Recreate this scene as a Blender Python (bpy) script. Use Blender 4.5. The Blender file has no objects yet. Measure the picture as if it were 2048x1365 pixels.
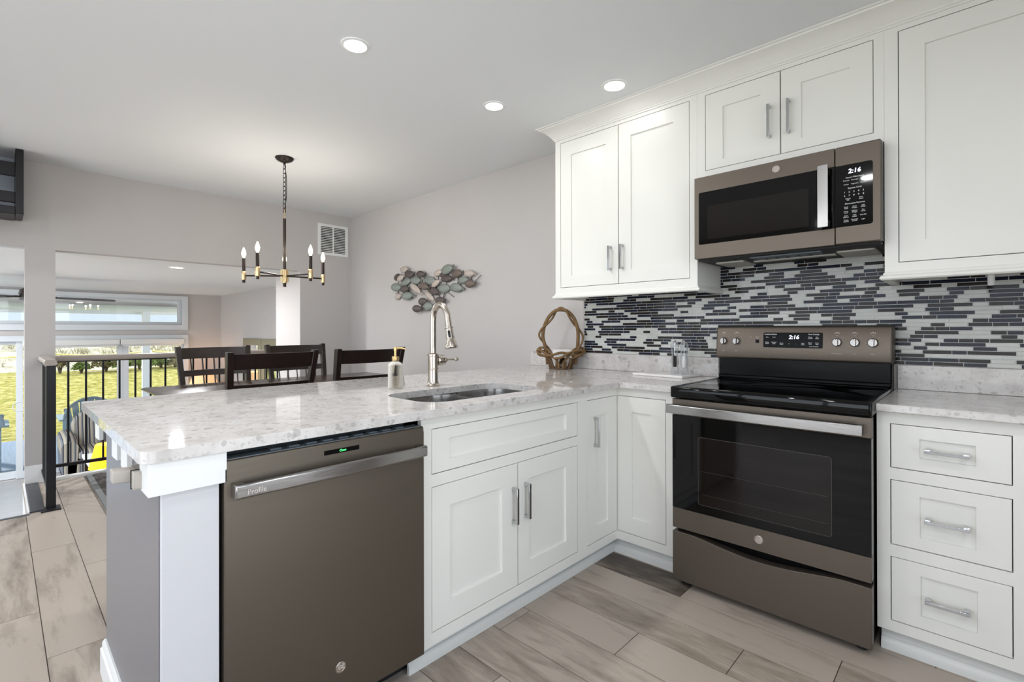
import bpy, bmesh, math, random
from mathutils import Vector, Matrix

C = bpy.context.scene.collection
PI = math.pi
FLOOR = -0.02          # kitchen floor level
LIV = -1.045           # sunken living room floor level
CEIL = 2.536

# ------------------------------------------------------------------ camera
def make_camera():
    yaw, pitch, roll = math.radians(43.652), math.radians(0.1172), math.radians(-0.1171)
    fw = Vector((-math.sin(yaw) * math.cos(pitch), math.cos(yaw) * math.cos(pitch), math.sin(pitch)))
    rt = Vector((math.cos(yaw), math.sin(yaw), 0))
    up = rt.cross(fw)
    r2 = rt * math.cos(roll) + up * math.sin(roll)
    u2 = -rt * math.sin(roll) + up * math.cos(roll)
    m = Matrix(((r2.x, u2.x, -fw.x, 1.41457), (r2.y, u2.y, -fw.y, -2.3030), (r2.z, u2.z, -fw.z, 1.19386), (0, 0, 0, 1)))
    cd = bpy.data.cameras.new('camera')
    cd.sensor_width = 36.0
    cd.lens = 978.308 / 2048 * 36.0
    cd.shift_y = -(682.5 - 657.716) / 2048
    cd.clip_start = 0.02
    cd.clip_end = 400
    co = bpy.data.objects.new('camera', cd)
    C.objects.link(co)
    co.matrix_world = m
    bpy.context.scene.camera = co
make_camera()

# ------------------------------------------------------------------ world, sun, exposure
sc = bpy.context.scene
sc.view_settings.view_transform = 'Standard'
sc.view_settings.look = 'None'
sc.view_settings.gamma = 1.0
sc.view_settings.use_curve_mapping = False
sc.view_settings.exposure = 0.95
sc.cycles.use_denoising = True
sc.cycles.caustics_reflective = False
sc.cycles.caustics_refractive = False
sc.cycles.max_bounces = 10
sc.cycles.diffuse_bounces = 6
sc.cycles.sample_clamp_indirect = 6.0

LIGHT_KITCHEN = 4.6    # watts per recessed lamp
LIGHT_LIVING = 18.0
BULB = 1.5
SKY = 1.95

def make_world():
    w = bpy.data.worlds.new('sky')
    sc.world = w
    w.use_nodes = True
    nt = w.node_tree
    nt.nodes.clear()
    def N(typ, **kw):
        x = nt.nodes.new(typ)
        for k, v in kw.items(): setattr(x, k, v)
        return x
    L = nt.links.new
    out = N('ShaderNodeOutputWorld')
    bg = N('ShaderNodeBackground')
    bg.inputs['Strength'].default_value = SKY
    tc = N('ShaderNodeTexCoord')
    sep = N('ShaderNodeSeparateXYZ')
    L(tc.outputs['Generated'], sep.inputs[0])
    def ramp(stops):
        r = N('ShaderNodeValToRGB'); els = r.color_ramp.elements
        while len(els) < len(stops): els.new(0.5)
        for e, (p, c) in zip(els, stops): e.position = p; e.color = c + (1,)
        mr = N('ShaderNodeMapRange'); mr.inputs['From Min'].default_value = -1.0
        L(sep.outputs['Z'], mr.inputs['Value']); L(mr.outputs[0], r.inputs[0])
        return r
    # lower half: white sand; upper half: clear blue over the sea, landward side brightened in both halves as added fill
    sea = ramp([(0.0, (0.34, 0.33, 0.31)), (0.485, (0.34, 0.33, 0.31)), (0.505, (0.205, 0.245, 0.275)), (1.0, (0.16, 0.22, 0.30))])
    land = ramp([(0.0, (0.94, 0.98, 1.0)), (0.485, (0.94, 0.98, 1.0)), (0.505, (0.88, 0.96, 1.06)), (1.0, (0.50, 0.62, 0.78))])
    az = N('ShaderNodeVectorMath', operation='DOT_PRODUCT'); az.inputs[1].default_value = (0.72, -0.69, 0.0)
    L(tc.outputs['Generated'], az.inputs[0])
    mr = N('ShaderNodeMapRange', interpolation_type='SMOOTHSTEP'); mr.inputs['From Min'].default_value = -0.2; mr.inputs['From Max'].default_value = 0.5
    L(az.outputs['Value'], mr.inputs['Value'])
    mx = N('ShaderNodeMix', data_type='RGBA')
    L(mr.outputs[0], mx.inputs[0]); L(sea.outputs[0], mx.inputs[6]); L(land.outputs[0], mx.inputs[7])
    L(mx.outputs[2], bg.inputs['Color'])
    L(bg.outputs[0], out.inputs[0])
make_world()

sd = bpy.data.lights.new('sun', 'SUN')
sd.energy = 2.3
sd.angle = math.radians(2)
sd.color = (1.0, 0.95, 0.86)
so = bpy.data.objects.new('sun', sd)
C.objects.link(so)
so.rotation_euler = Vector((-0.75, -0.35, 0.56)).to_track_quat('Z', 'Y').to_euler()
so.location = (-16, -6, 9)

# ------------------------------------------------------------------ materials
def lin(h):
    if isinstance(h, str):
        h = h.lstrip('#')
        c = [int(h[i:i + 2], 16) / 255 for i in (0, 2, 4)]
    else:
        c = list(h)
    return tuple(x / 12.92 if x <= 0.04045 else ((x + 0.055) / 1.055) ** 2.4 for x in c) + (1.0,)

class NT:
    def __init__(s, name):
        s.m = bpy.data.materials.new(name)
        s.m.use_nodes = True
        s.t = s.m.node_tree
        s.b = s.t.nodes['Principled BSDF']
        s.out = s.t.nodes['Material Output']
    def n(s, typ, **kw):
        x = s.t.nodes.new(typ)
        for k, v in kw.items():
            if k in x.bl_rna.properties: setattr(x, k, v)
            else: x.inputs[k.replace('_', ' ')].default_value = v
        return x
    def l(s, a, b): s.t.links.new(a, b)
    def set(s, **kw):
        for k, v in kw.items(): s.b.inputs[k.replace('_', ' ')].default_value = v
    def ramp(s, fac, stops, interp='LINEAR'):
        r = s.n('ShaderNodeValToRGB')
        r.color_ramp.interpolation = interp
        els = r.color_ramp.elements
        while len(els) < len(stops): els.new(0.5)
        for e, (p, c) in zip(els, stops):
            e.position = p
            e.color = lin(c) if isinstance(c, str) else (c, c, c, 1)
        s.l(fac, r.inputs[0])
        return r
    def coord(s, scale=(1, 1, 1), kind='Object', rot=(0, 0, 0)):
        tc = s.n('ShaderNodeTexCoord')
        mp = s.n('ShaderNodeMapping')
        mp.inputs['Scale'].default_value = scale
        mp.inputs['Rotation'].default_value = rot
        s.l(tc.outputs[kind], mp.inputs[0])
        return mp.outputs[0]
    def bump(s, h, strength=0.2, dist=0.002):
        b = s.n('ShaderNodeBump')
        b.inputs['Strength'].default_value = strength
        b.inputs['Distance'].default_value = dist
        s.l(h, b.inputs['Height'])
        s.l(b.outputs[0], s.b.inputs['Normal'])

def pm(name, col, rough=0.5, metal=0.0, spec=0.5, noise=None, coat=0.0, emit=None, estr=0.0, trans=0.0, ior=1.45):
    """plain procedural material; noise = (scale xyz, contrast) gives a faint tone variation of the thing itself"""
    k = NT(name)
    k.set(Base_Color=lin(col), Roughness=rough, Metallic=metal, Specular_IOR_Level=spec, Coat_Weight=coat, Transmission_Weight=trans, IOR=ior)
    if emit:
        k.set(Emission_Color=lin(emit), Emission_Strength=estr)
    if noise:
        sc_, amt = noise
        nz = k.n('ShaderNodeTexNoise', Scale=1.0, Detail=4.0)
        k.l(k.coord(sc_), nz.inputs['Vector'])
        mr = k.n('ShaderNodeMapRange')
        mr.inputs['From Min'].default_value = 0.3
        mr.inputs['From Max'].default_value = 0.7
        mr.inputs['To Min'].default_value = 1 - amt
        mr.inputs['To Max'].default_value = 1 + amt
        k.l(nz.outputs['Fac'], mr.inputs['Value'])
        mx = k.n('ShaderNodeMix', data_type='RGBA', blend_type='MULTIPLY')
        mx.inputs[0].default_value = 1.0
        mx.inputs[6].default_value = lin(col)
        k.l(mr.outputs[0], mx.inputs[7])
        k.l(mx.outputs[2], k.b.inputs['Base Color'])
    return k.m

def stone_mat():
    k = NT('white_quartz')
    co = k.coord()
    n0 = k.n('ShaderNodeTexNoise', Scale=14.0, Detail=5.0, Roughness=0.65)
    k.l(co, n0.inputs['Vector'])
    base = k.ramp(n0.outputs['Fac'], [(0.3, '#b8b3af'), (0.5, '#c9c5c2'), (0.72, '#d3d0ce')])
    # warp the cells so the chips are ragged
    wn = k.n('ShaderNodeTexNoise', Scale=55.0, Detail=3.0)
    k.l(co, wn.inputs['Vector'])
    wm = k.n('ShaderNodeVectorMath', operation='MULTIPLY_ADD')
    wm.inputs[1].default_value = (0.016, 0.016, 0.016)
    k.l(wn.outputs['Color'], wm.inputs[0]); k.l(co, wm.inputs[2])
    col = base.outputs[0]
    for scale, thr, c, amt in ((52, 0.20, '#a39f9b', 0.72), (95, 0.28, '#a9a6a3', 0.62), (30, 0.12, '#96928d', 0.62)):
        v = k.n('ShaderNodeTexVoronoi', Scale=float(scale))
        k.l(wm.outputs[0], v.inputs['Vector'])
        d = k.ramp(v.outputs['Distance'], [(0.33, 1.0), (0.42, 0.0)])
        sp = k.n('ShaderNodeSeparateColor')
        k.l(v.outputs['Color'], sp.inputs[0])
        t = k.n('ShaderNodeMath', operation='LESS_THAN')
        t.inputs[1].default_value = thr
        k.l(sp.outputs[0], t.inputs[0])
        mm = k.n('ShaderNodeMath', operation='MULTIPLY')
        k.l(d.outputs[0], mm.inputs[0]); k.l(t.outputs[0], mm.inputs[1])
        m2 = k.n('ShaderNodeMath', operation='MULTIPLY')
        m2.inputs[1].default_value = amt
        k.l(mm.outputs[0], m2.inputs[0])
        mx = k.n('ShaderNodeMix', data_type='RGBA')
        k.l(m2.outputs[0], mx.inputs[0]); k.l(col, mx.inputs[6])
        mx.inputs[7].default_value = lin(c)
        col = mx.outputs[2]
    k.l(col, k.b.inputs['Base Color'])
    k.set(Roughness=0.045, Specular_IOR_Level=0.4)
    return k.m

def plank_mat():
    k = NT('wood_look_porcelain')
    at = k.n('ShaderNodeAttribute', attribute_name='tone')
    co = k.coord((1.6, 9.0, 1))
    off = k.n('ShaderNodeVectorMath', operation='MULTIPLY_ADD')
    comb = k.n('ShaderNodeCombineXYZ')
    k.l(at.outputs['Fac'], comb.inputs[0]); k.l(at.outputs['Fac'], comb.inputs[1]); k.l(at.outputs['Fac'], comb.inputs[2])
    off.inputs[1].default_value = (37, 53, 71)
    k.l(comb.outputs[0], off.inputs[0]); k.l(co, off.inputs[2])
    n1 = k.n('ShaderNodeTexNoise', Scale=1.5, Detail=6.0, Roughness=0.6, Distortion=0.5)
    k.l(off.outputs[0], n1.inputs['Vector'])
    n2 = k.n('ShaderNodeTexNoise', Scale=7.0, Detail=4.0, Roughness=0.7)
    k.l(off.outputs[0], n2.inputs['Vector'])
    ad = k.n('ShaderNodeMath', operation='MULTIPLY_ADD')
    ad.inputs[1].default_value = 0.28
    k.l(n2.outputs['Fac'], ad.inputs[0]); k.l(n1.outputs['Fac'], ad.inputs[2])
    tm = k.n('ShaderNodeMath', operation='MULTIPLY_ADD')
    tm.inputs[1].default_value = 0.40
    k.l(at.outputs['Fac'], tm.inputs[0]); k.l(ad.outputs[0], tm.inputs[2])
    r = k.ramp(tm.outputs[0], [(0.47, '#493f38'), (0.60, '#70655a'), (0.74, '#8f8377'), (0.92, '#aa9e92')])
    k.l(r.outputs[0], k.b.inputs['Base Color'])
    k.set(Roughness=0.36, Specular_IOR_Level=0.45)
    k.bump(n2.outputs['Fac'], 0.12, 0.001)
    return k.m

def metal_brushed(name, col, rough=0.3, axis=(1, 60, 1), metal=1.0, amt=0.06):
    k = NT(name)
    nz = k.n('ShaderNodeTexNoise', Scale=14.0, Detail=3.0)
    k.l(k.coord(axis), nz.inputs['Vector'])
    r = k.ramp(nz.outputs['Fac'], [(0.3, rough - amt), (0.7, rough + amt)])
    k.l(r.outputs[0], k.b.inputs['Roughness'])
    k.set(Base_Color=lin(col), Metallic=metal)
    return k.m

def glass_mat(name, tint='#ffffff', refl=0.06, rough=0.0):
    """thin pane: mostly see-through, a fresnel share of mirror reflection"""
    k = NT(name)
    k.t.nodes.remove(k.b)
    tr = k.n('ShaderNodeBsdfTransparent'); tr.inputs[0].default_value = lin(tint)
    gl = k.n('ShaderNodeBsdfGlossy'); gl.inputs['Roughness'].default_value = rough
    fr = k.n('ShaderNodeFresnel'); fr.inputs['IOR'].default_value = 1.45
    mx = k.n('ShaderNodeMixShader')
    k.l(fr.outputs[0], mx.inputs[0]); k.l(tr.outputs[0], mx.inputs[1]); k.l(gl.outputs[0], mx.inputs[2])
    k.l(mx.outputs[0], k.out.inputs[0])
    return k.m

def stripe_mat():
    k = NT('striped_upholstery')
    co = k.coord()
    sp = k.n('ShaderNodeSeparateXYZ'); k.l(co, sp.inputs[0])
    fr = k.n('ShaderNodeMath', operation='MULTIPLY'); fr.inputs[1].default_value = 7.5
    k.l(sp.outputs['Y'], fr.inputs[0])
    f2 = k.n('ShaderNodeMath', operation='FRACT'); k.l(fr.outputs[0], f2.inputs[0])
    r = k.ramp(f2.outputs[0], [(0.0, '#3b404d'), (0.14, '#a9a294'), (0.34, '#7c8088'), (0.46, '#34384a'), (0.52, '#b3ad9f'), (0.72, '#8d8c86'), (0.86, '#5b6170'), (0.93, '#aaa598')], 'CONSTANT')
    k.l(r.outputs[0], k.b.inputs['Base Color'])
    k.set(Roughness=0.9, Specular_IOR_Level=0.1)
    return k.m

def ground_mat(name, stops, scale, detail=6.0, bump=0.4, bd=0.05):
    k = NT(name)
    nz = k.n('ShaderNodeTexNoise', Scale=scale, Detail=detail, Roughness=0.7)
    k.l(k.coord(), nz.inputs['Vector'])
    r = k.ramp(nz.outputs['Fac'], stops)
    k.l(r.outputs[0], k.b.inputs['Base Color'])
    k.set(Roughness=0.95, Specular_IOR_Level=0.1)
    k.bump(nz.outputs['Fac'], bump, bd)
    return k.m

M = {}
M['wall'] = pm('greige_wall_paint', '#bfbbb9', 0.75, spec=0.25, noise=((3, 3, 3), 0.012))
M['ceil'] = pm('ceiling_paint', '#e2e4e5', 0.9, spec=0.1)
M['white'] = pm('white_trim_paint', '#e6e7e6', 0.4, spec=0.4)
M['cab'] = pm('white_cabinet_paint', '#e3e2dc', 0.33, spec=0.45, noise=((2, 2, 2), 0.01))
M['pilaster'] = pm('pale_grey_pilaster_paint', '#cbcbce', 0.4, spec=0.4)
M['gap'] = pm('dark_cabinet_gap', '#2a2926', 0.9)
M['toe'] = pm('toe_kick_paint', '#d2d3d0', 0.45, noise=((1.5, 1.5, 30), 0.04))
M['stone'] = stone_mat()
M['plank'] = plank_mat()
M['grout'] = pm('floor_grout', '#4d4640', 0.9)
M['grey_end'] = pm('grey_end_wall_paint', '#6b6b71', 0.3, spec=0.5)
M['chrome'] = pm('polished_chrome', '#c9cacc', 0.08, 1.0)
M['nickel'] = metal_brushed('brushed_nickel', '#b7aea4', 0.24, (60, 60, 1))
M['steel'] = metal_brushed('brushed_steel', '#8f8c89', 0.24, (60, 1, 60))
M['steelbar'] = metal_brushed('stainless_handle', '#a5a3a2', 0.2, (1, 1, 60))
M['slate'] = metal_brushed('slate_appliance_steel', '#665d54', 0.42, (1, 1, 50), 0.75, 0.05)
M['slate_dw'] = metal_brushed('slate_dishwasher_steel', '#60584e', 0.42, (1, 1, 50), 0.75, 0.05)
M['blackglass'] = pm('black_glass', '#070707', 0.04, spec=0.32)
M['displayglass'] = pm('black_display_glass', '#080808', 0.15, spec=0.1)
M['knob'] = metal_brushed('satin_knob_metal', '#9c9894', 0.28, (60, 60, 60))
M['window_oven'] = pm('oven_window_tint', '#15110f', 0.06, spec=0.4)
M['blackmat'] = pm('black_enamel', '#060607', 0.22, spec=0.12)
M['rubber'] = pm('black_plastic', '#111112', 0.55)
M['grey_plastic'] = pm('grey_plastic', '#5c656b', 0.5)
M['print'] = pm('white_print', '#e9e9e9', 0.6, emit='#ffffff', estr=0.05)
M['led'] = pm('white_led_digits', '#ffffff', 0.5, emit='#dfe2ff', estr=1.1)
M['led_green'] = pm('green_led_text', '#66ff99', 0.5, emit='#54ff8c', estr=0.7)
M['print_dim'] = pm('pale_panel_print', '#c9c2bb', 0.6)
M['badge'] = pm('badge_metal', '#b9aea6', 0.3, 1.0)
M['filter'] = pm('aluminium_filter_mesh', '#b9b6ae', 0.55, 0.4)
M['glass'] = glass_mat('clear_pane')
def thin_clear(name, tint, white, rough, blend):
    k = NT(name)
    tr = k.n('ShaderNodeBsdfTransparent'); tr.inputs[0].default_value = lin(tint)
    lw = k.n('ShaderNodeLayerWeight', Blend=blend)
    mx = k.n('ShaderNodeMixShader')
    k.set(Base_Color=lin(white), Roughness=rough, Specular_IOR_Level=1.0)
    k.l(lw.outputs['Facing'], mx.inputs[0]); k.l(tr.outputs[0], mx.inputs[1]); k.l(k.b.outputs[0], mx.inputs[2])
    k.l(mx.outputs[0], k.out.inputs[0])
    return k.m
M['clear'] = thin_clear('clear_acrylic', '#f4f6f7', '#c9cdd0', 0.05, 0.45)
M['ribglass'] = thin_clear('ribbed_glass', '#f3f1ec', '#dedbd4', 0.16, 0.72)
M['brass'] = pm('brushed_brass', '#c2a877', 0.28, 1.0)
M['pepper'] = pm('peppercorns', '#2c211c', 0.8, noise=((160, 160, 160), 0.7))
M['salt'] = pm('coarse_salt', '#e8e6e2', 0.7)
M['wicker'] = pm('twisted_willow', '#735838', 0.7, noise=((30, 30, 30), 0.25))
M['bark'] = pm('willow_bark', '#5e4931', 0.8, noise=((40, 40, 40), 0.35))
M['paper'] = pm('white_paper', '#f1efec', 0.9)
M['marble'] = pm('white_marble', '#e9e5e3', 0.25, noise=((9, 14, 9), 0.04))
M['black'] = pm('black_metal', '#17161a', 0.4, 0.2)
M['bronze'] = pm('dark_bronze', '#2a211c', 0.35, 0.5)
M['gold'] = pm('champagne_brass', '#d1b98f', 0.22, 1.0)
M['bulb'] = pm('lit_bulb', '#fff3dc', 0.4, emit='#ffe3b5', estr=6.0)
M['lens'] = pm('lit_lens', '#ffffff', 0.5, emit='#fff6e8', estr=5.0)
M['darkwood'] = pm('espresso_wood', '#221713', 0.3, noise=((4, 30, 30), 0.3))
M['tablewood'] = pm('espresso_table_wood', '#41332b', 0.22, noise=((30, 3, 30), 0.25))
M['darkleather'] = pm('dark_seat_pad', '#2a2523', 0.6)
M['rug'] = pm('charcoal_rug', '#55524f', 0.95, spec=0.1, noise=((14, 60, 10), 0.4))
M['rugborder'] = pm('grey_rug_border', '#7f8180', 0.95, spec=0.1, noise=((60, 60, 10), 0.12))
M['rail'] = pm('taupe_handrail', '#9d948c', 0.45)
M['slab'] = pm('dark_stair_cap', '#35383d', 0.35, noise=((4, 20, 4), 0.12))
M['floortile'] = pm('pale_tile', '#a6a7a8', 0.3, noise=((6, 2, 2), 0.05))  # even tile tone for the living room floor and stairs
M['stripe'] = stripe_mat()
M['shade_yellow'] = pm('yellow_lamp_shade', '#f3bd2c', 0.8, emit='#ffb412', estr=0.55)
M['shade_peach'] = pm('peach_lamp_shade', '#f2cfa0', 0.8, emit='#ffc58a', estr=0.3)
M['vinyl'] = pm('white_vinyl_frame', '#d3d8dc', 0.4)
M['blind'] = pm('white_roller_blind', '#dcdcd9', 0.7)
M['mirror'] = pm('mirror_glass', '#dfe4e6', 0.02, 1.0)
M['champagne'] = pm('champagne_mirror_frame', '#9c9783', 0.35, 0.7)
M['fan'] = pm('dark_fan_blade', '#3a393b', 0.45)
M['deck'] = pm('blue_grey_decking', '#7f95ad', 0.6, noise=((1, 40, 1), 0.15))
M['porch'] = pm('white_porch_paint', '#e6e7e4', 0.6)
M['blueplastic'] = pm('blue_grey_outdoor_plastic', '#9bb1bd', 0.5)
M['lawn'] = ground_mat('sunlit_grass', [(0.32, '#636425'), (0.45, '#96903f'), (0.56, '#b9ab62'), (0.68, '#d6c890')], 5.0)
M['dune'] = ground_mat('dune_sand_and_scrub', [(0.3, '#8f8866'), (0.45, '#b3a98c'), (0.56, '#cdc3ac'), (0.75, '#e3d9c6')], 1.6)
M['leaf'] = pm('bush_leaves', '#5d6b2c', 0.7, noise=((3, 3, 3), 0.35))
M['leafdry'] = pm('dry_bush_leaves', '#746a45', 0.8, noise=((3, 3, 3), 0.35))
M['dunegrass'] = pm('pale_dune_grass', '#9c9370', 0.9, noise=((1, 1, 1), 0.3))
M['stem'] = pm('bush_stem', '#4a4030', 0.9)
M['rope'] = pm('straw_rope', '#dccb84', 0.8)
M['strip'] = pm('taupe_power_strip', '#b0a9a1', 0.45)
M['fish_teal'] = pm('patina_teal_metal', '#868c87', 0.5, 0.35, noise=((60, 60, 60), 0.12))
M['fish_dark'] = pm('dark_bronze_metal', '#5a5250', 0.5, 0.35, noise=((60, 60, 60), 0.15))
M['fish_light'] = pm('pale_bronze_metal', '#b9aea6', 0.5, 0.3, noise=((60, 60, 60), 0.1))
M['fish_brown'] = pm('brown_bronze_metal', '#6d625b', 0.5, 0.35, noise=((60, 60, 60), 0.15))
M['rackglass'] = pm('blue_grey_rack_back', '#b4bbc6', 0.25, 0.0)
M['tile_dark'] = pm('dark_brown_tile', '#272321', 0.1, spec=0.2, noise=((25, 25, 25), 0.12))
M['tile_navy'] = pm('navy_tile', '#1f2331', 0.09, spec=0.2, noise=((25, 25, 25), 0.12))
M['tile_pale'] = pm('pale_glass_tile', '#c0c2bd', 0.12, spec=0.35, noise=((18, 18, 18), 0.06))
M['tilegrout'] = pm('white_tile_grout', '#dfdfdb', 0.85)

# ------------------------------------------------------------------ mesh builder
class MB:
    def __init__(s):
        s.v = []; s.f = []; s.mi = []; s.tone = []
    def add(s, vs, fs, m=0, tone=0.0):
        o = len(s.v)
        s.v += [tuple(p) for p in vs]
        for f in fs:
            s.f.append(tuple(i + o for i in f)); s.mi.append(m); s.tone.append(tone)
        return s
    def box(s, x0, x1, y0, y1, z0, z1, m=0, tone=0.0):
        vs = [(x, y, z) for x in (x0, x1) for y in (y0, y1) for z in (z0, z1)]
        return s.add(vs, [(0, 1, 3, 2), (4, 6, 7, 5), (0, 4, 5, 1), (2, 3, 7, 6), (0, 2, 6, 4), (1, 5, 7, 3)], m, tone)
    def loft(s, rings, m=0, c0=True, c1=True, closed=False):
        n = len(rings[0]); o = len(s.v)
        vs = [p for r in rings for p in r]
        fs = []
        k = len(rings)
        for i in range(k if closed else k - 1):
            j2 = (i + 1) % k
            for j in range(n):
                q = (j + 1) % n
                fs.append((i * n + j, i * n + q, j2 * n + q, j2 * n + j))
        if not closed:
            if c0: fs.append(tuple(range(n)))
            if c1: fs.append(tuple((k - 1) * n + j for j in range(n)))
        return s.add(vs, fs, m)
    def tube(s, pts, r, n=10, m=0, closed=False, flat=1.0):
        pts = [Vector(p) for p in pts]; k = len(pts)
        rs = r if isinstance(r, (list, tuple)) else [r] * k
        tans = []
        for i in range(k):
            a = pts[(i - 1) % k] if (closed or i > 0) else pts[0]
            b = pts[(i + 1) % k] if (closed or i < k - 1) else pts[-1]
            t = (b - a)
            tans.append(t.normalized() if t.length > 1e-9 else Vector((0, 0, 1)))
        u = tans[0].orthogonal().normalized()
        rings = []
        for i in range(k):
            t = tans[i]
            u = (u - t * u.dot(t))
            u = u.normalized() if u.length > 1e-6 else t.orthogonal().normalized()
            w = t.cross(u)
            rings.append([pts[i] + (u * math.cos(2 * PI * j / n) + w * math.sin(2 * PI * j / n) * flat) * rs[i] for j in range(n)])
        return s.loft(rings, m, closed=closed)
    def cyl(s, p0, p1, r0, r1=None, n=20, m=0):
        return s.tube([p0, p1], [r0, r0 if r1 is None else r1], n, m)
    def lathe(s, c, prof, n=28, m=0, axis='z', cap=True):
        c = Vector(c)
        rings = []
        for r, h in prof:
            ring = []
            for j in range(n):
                a = 2 * PI * j / n
                x, y = r * math.cos(a), r * math.sin(a)
                if axis == 'z': p = (x, y, h)
                elif axis == 'x': p = (h, x, y)
                else: p = (x, h, y)
                ring.append(c + Vector(p))
            rings.append(ring)
        return s.loft(rings, m, cap, cap)
    def prism(s, pts, fmap, d0, d1, m=0, holes=()):
        """closed 2-D outline (with holes) filled and given thickness; fmap(a, b, d) -> xyz"""
        bm = bmesh.new(); es = []
        loops = []
        for loop in [pts] + list(holes):
            vs = [bm.verts.new((a, b, 0)) for a, b in loop]
            es += [bm.edges.new((vs[i], vs[(i + 1) % len(vs)])) for i in range(len(vs))]
            loops.append(vs)
        bmesh.ops.triangle_fill(bm, use_beauty=True, use_dissolve=False, edges=es)
        bm.verts.index_update()
        vv = [(v.co.x, v.co.y) for v in bm.verts]
        tris = [tuple(v.index for v in f.verts) for f in bm.faces]
        lo = [[v.index for v in l] for l in loops]
        bm.free()
        n = len(vv)
        vs = [fmap(a, b, d0) for a, b in vv] + [fmap(a, b, d1) for a, b in vv]
        fs = list(tris) + [tuple(i + n for i in reversed(t)) for t in tris]
        for l in lo:
            for i in range(len(l)):
                a, b = l[i], l[(i + 1) % len(l)]
                fs.append((a, b, b + n, a + n))
        return s.add(vs, fs, m)
    def text(s, txt, size, fmap, m=0, depth=0.0004, align='CENTER', shear=0.0, bold=0.0):
        cu = bpy.data.curves.new('t', 'FONT')
        cu.body = txt; cu.size = size; cu.extrude = depth; cu.align_x = align; cu.align_y = 'CENTER'; cu.shear = shear
        cu.resolution_u = 2; cu.offset = bold
        ob = bpy.data.objects.new('t', cu)
        C.objects.link(ob)
        dg = bpy.context.evaluated_depsgraph_get()
        me = bpy.data.meshes.new_from_object(ob.evaluated_get(dg))
        s.add([fmap(v.co.x, v.co.y, v.co.z) for v in me.vertices], [tuple(p.vertices) for p in me.polygons], m)
        bpy.data.objects.remove(ob); bpy.data.curves.remove(cu); bpy.data.meshes.remove(me)
        return s
    def build(s, name, mats, parent=None, bevel=0.0, seg=2, smooth=35, offset=None, tone=False, recalc=True):
        me = bpy.data.meshes.new(name)
        me.from_pydata(s.v, [], s.f)
        mats = mats if isinstance(mats, (list, tuple)) else [mats]
        for x in mats: me.materials.append(M[x] if isinstance(x, str) else x)
        me.polygons.foreach_set('material_index', s.mi)
        if tone:
            a = me.attributes.new('tone', 'FLOAT', 'FACE')
            a.data.foreach_set('value', s.tone)
        if recalc:
            bm = bmesh.new(); bm.from_mesh(me)
            bmesh.ops.recalc_face_normals(bm, faces=bm.faces[:])
            bm.to_mesh(me); bm.free()
        me.shade_smooth()
        me.set_sharp_from_angle(angle=math.radians(smooth))
        o = bpy.data.objects.new(name, me)
        C.objects.link(o)
        if parent is not None:
            o.parent = parent
            L = parent.get('_base')
            p = parent
            base = Vector((0, 0, 0))
            # parts are modelled in world coordinates unless the thing was built at the origin
            while p is not None:
                base += Vector(p.location); p = p.parent
            o.location = -base if parent.get('_w', 1) else (0, 0, 0)
        if bevel:
            b = o.modifiers.new('bevel', 'BEVEL')
            b.width = bevel; b.segments = seg; b.limit_method = 'ANGLE'; b.angle_limit = math.radians(40)
            b.harden_normals = False
        return o

def bx(*a): return MB().box(*a)
def thing(name, label, cat, loc=(0, 0, 0), group=None):
    o = bpy.data.objects.new(name, None)
    o.empty_display_size = 0.05
    C.objects.link(o)
    o.location = loc
    o['label'] = label; o['category'] = cat
    if group: o['group'] = group
    return o
def tag(o, label, cat, group=None, kind=None):
    o['label'] = label; o['category'] = cat
    if group: o['group'] = group
    if kind: o['kind'] = kind
    return o
def struct(o):
    o['kind'] = 'structure'
    return o
def children(o): return [c for c in bpy.data.objects if c.parent == o]
def copy_tree(o, parent=None):
    c = o.copy(); C.objects.link(c)
    if parent is not None:
        c.parent = parent
    for ch in children(o): copy_tree(ch, c)
    return c
def lookout(o, txt):
    o['label'] = txt
    return o

def arc(cx, cy, r, a0, a1, n):
    return [(cx + r * math.cos(math.radians(a0 + (a1 - a0) * i / n)), cy + r * math.sin(math.radians(a0 + (a1 - a0) * i / n))) for i in range(n + 1)]
def rrect(x0, x1, y0, y1, r, n=6):
    return arc(x1 - r, y0 + r, r, -90, 0, n) + arc(x1 - r, y1 - r, r, 0, 90, n) + arc(x0 + r, y1 - r, r, 90, 180, n) + arc(x0 + r, y0 + r, r, 180, 270, n)
XY = lambda a, b, d: (a, b, d)       # flat slab, thickness in z
YZ = lambda a, b, d: (d, a, b)       # upright slab facing x
XZ = lambda a, b, d: (a, d, b)       # upright slab facing y

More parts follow.
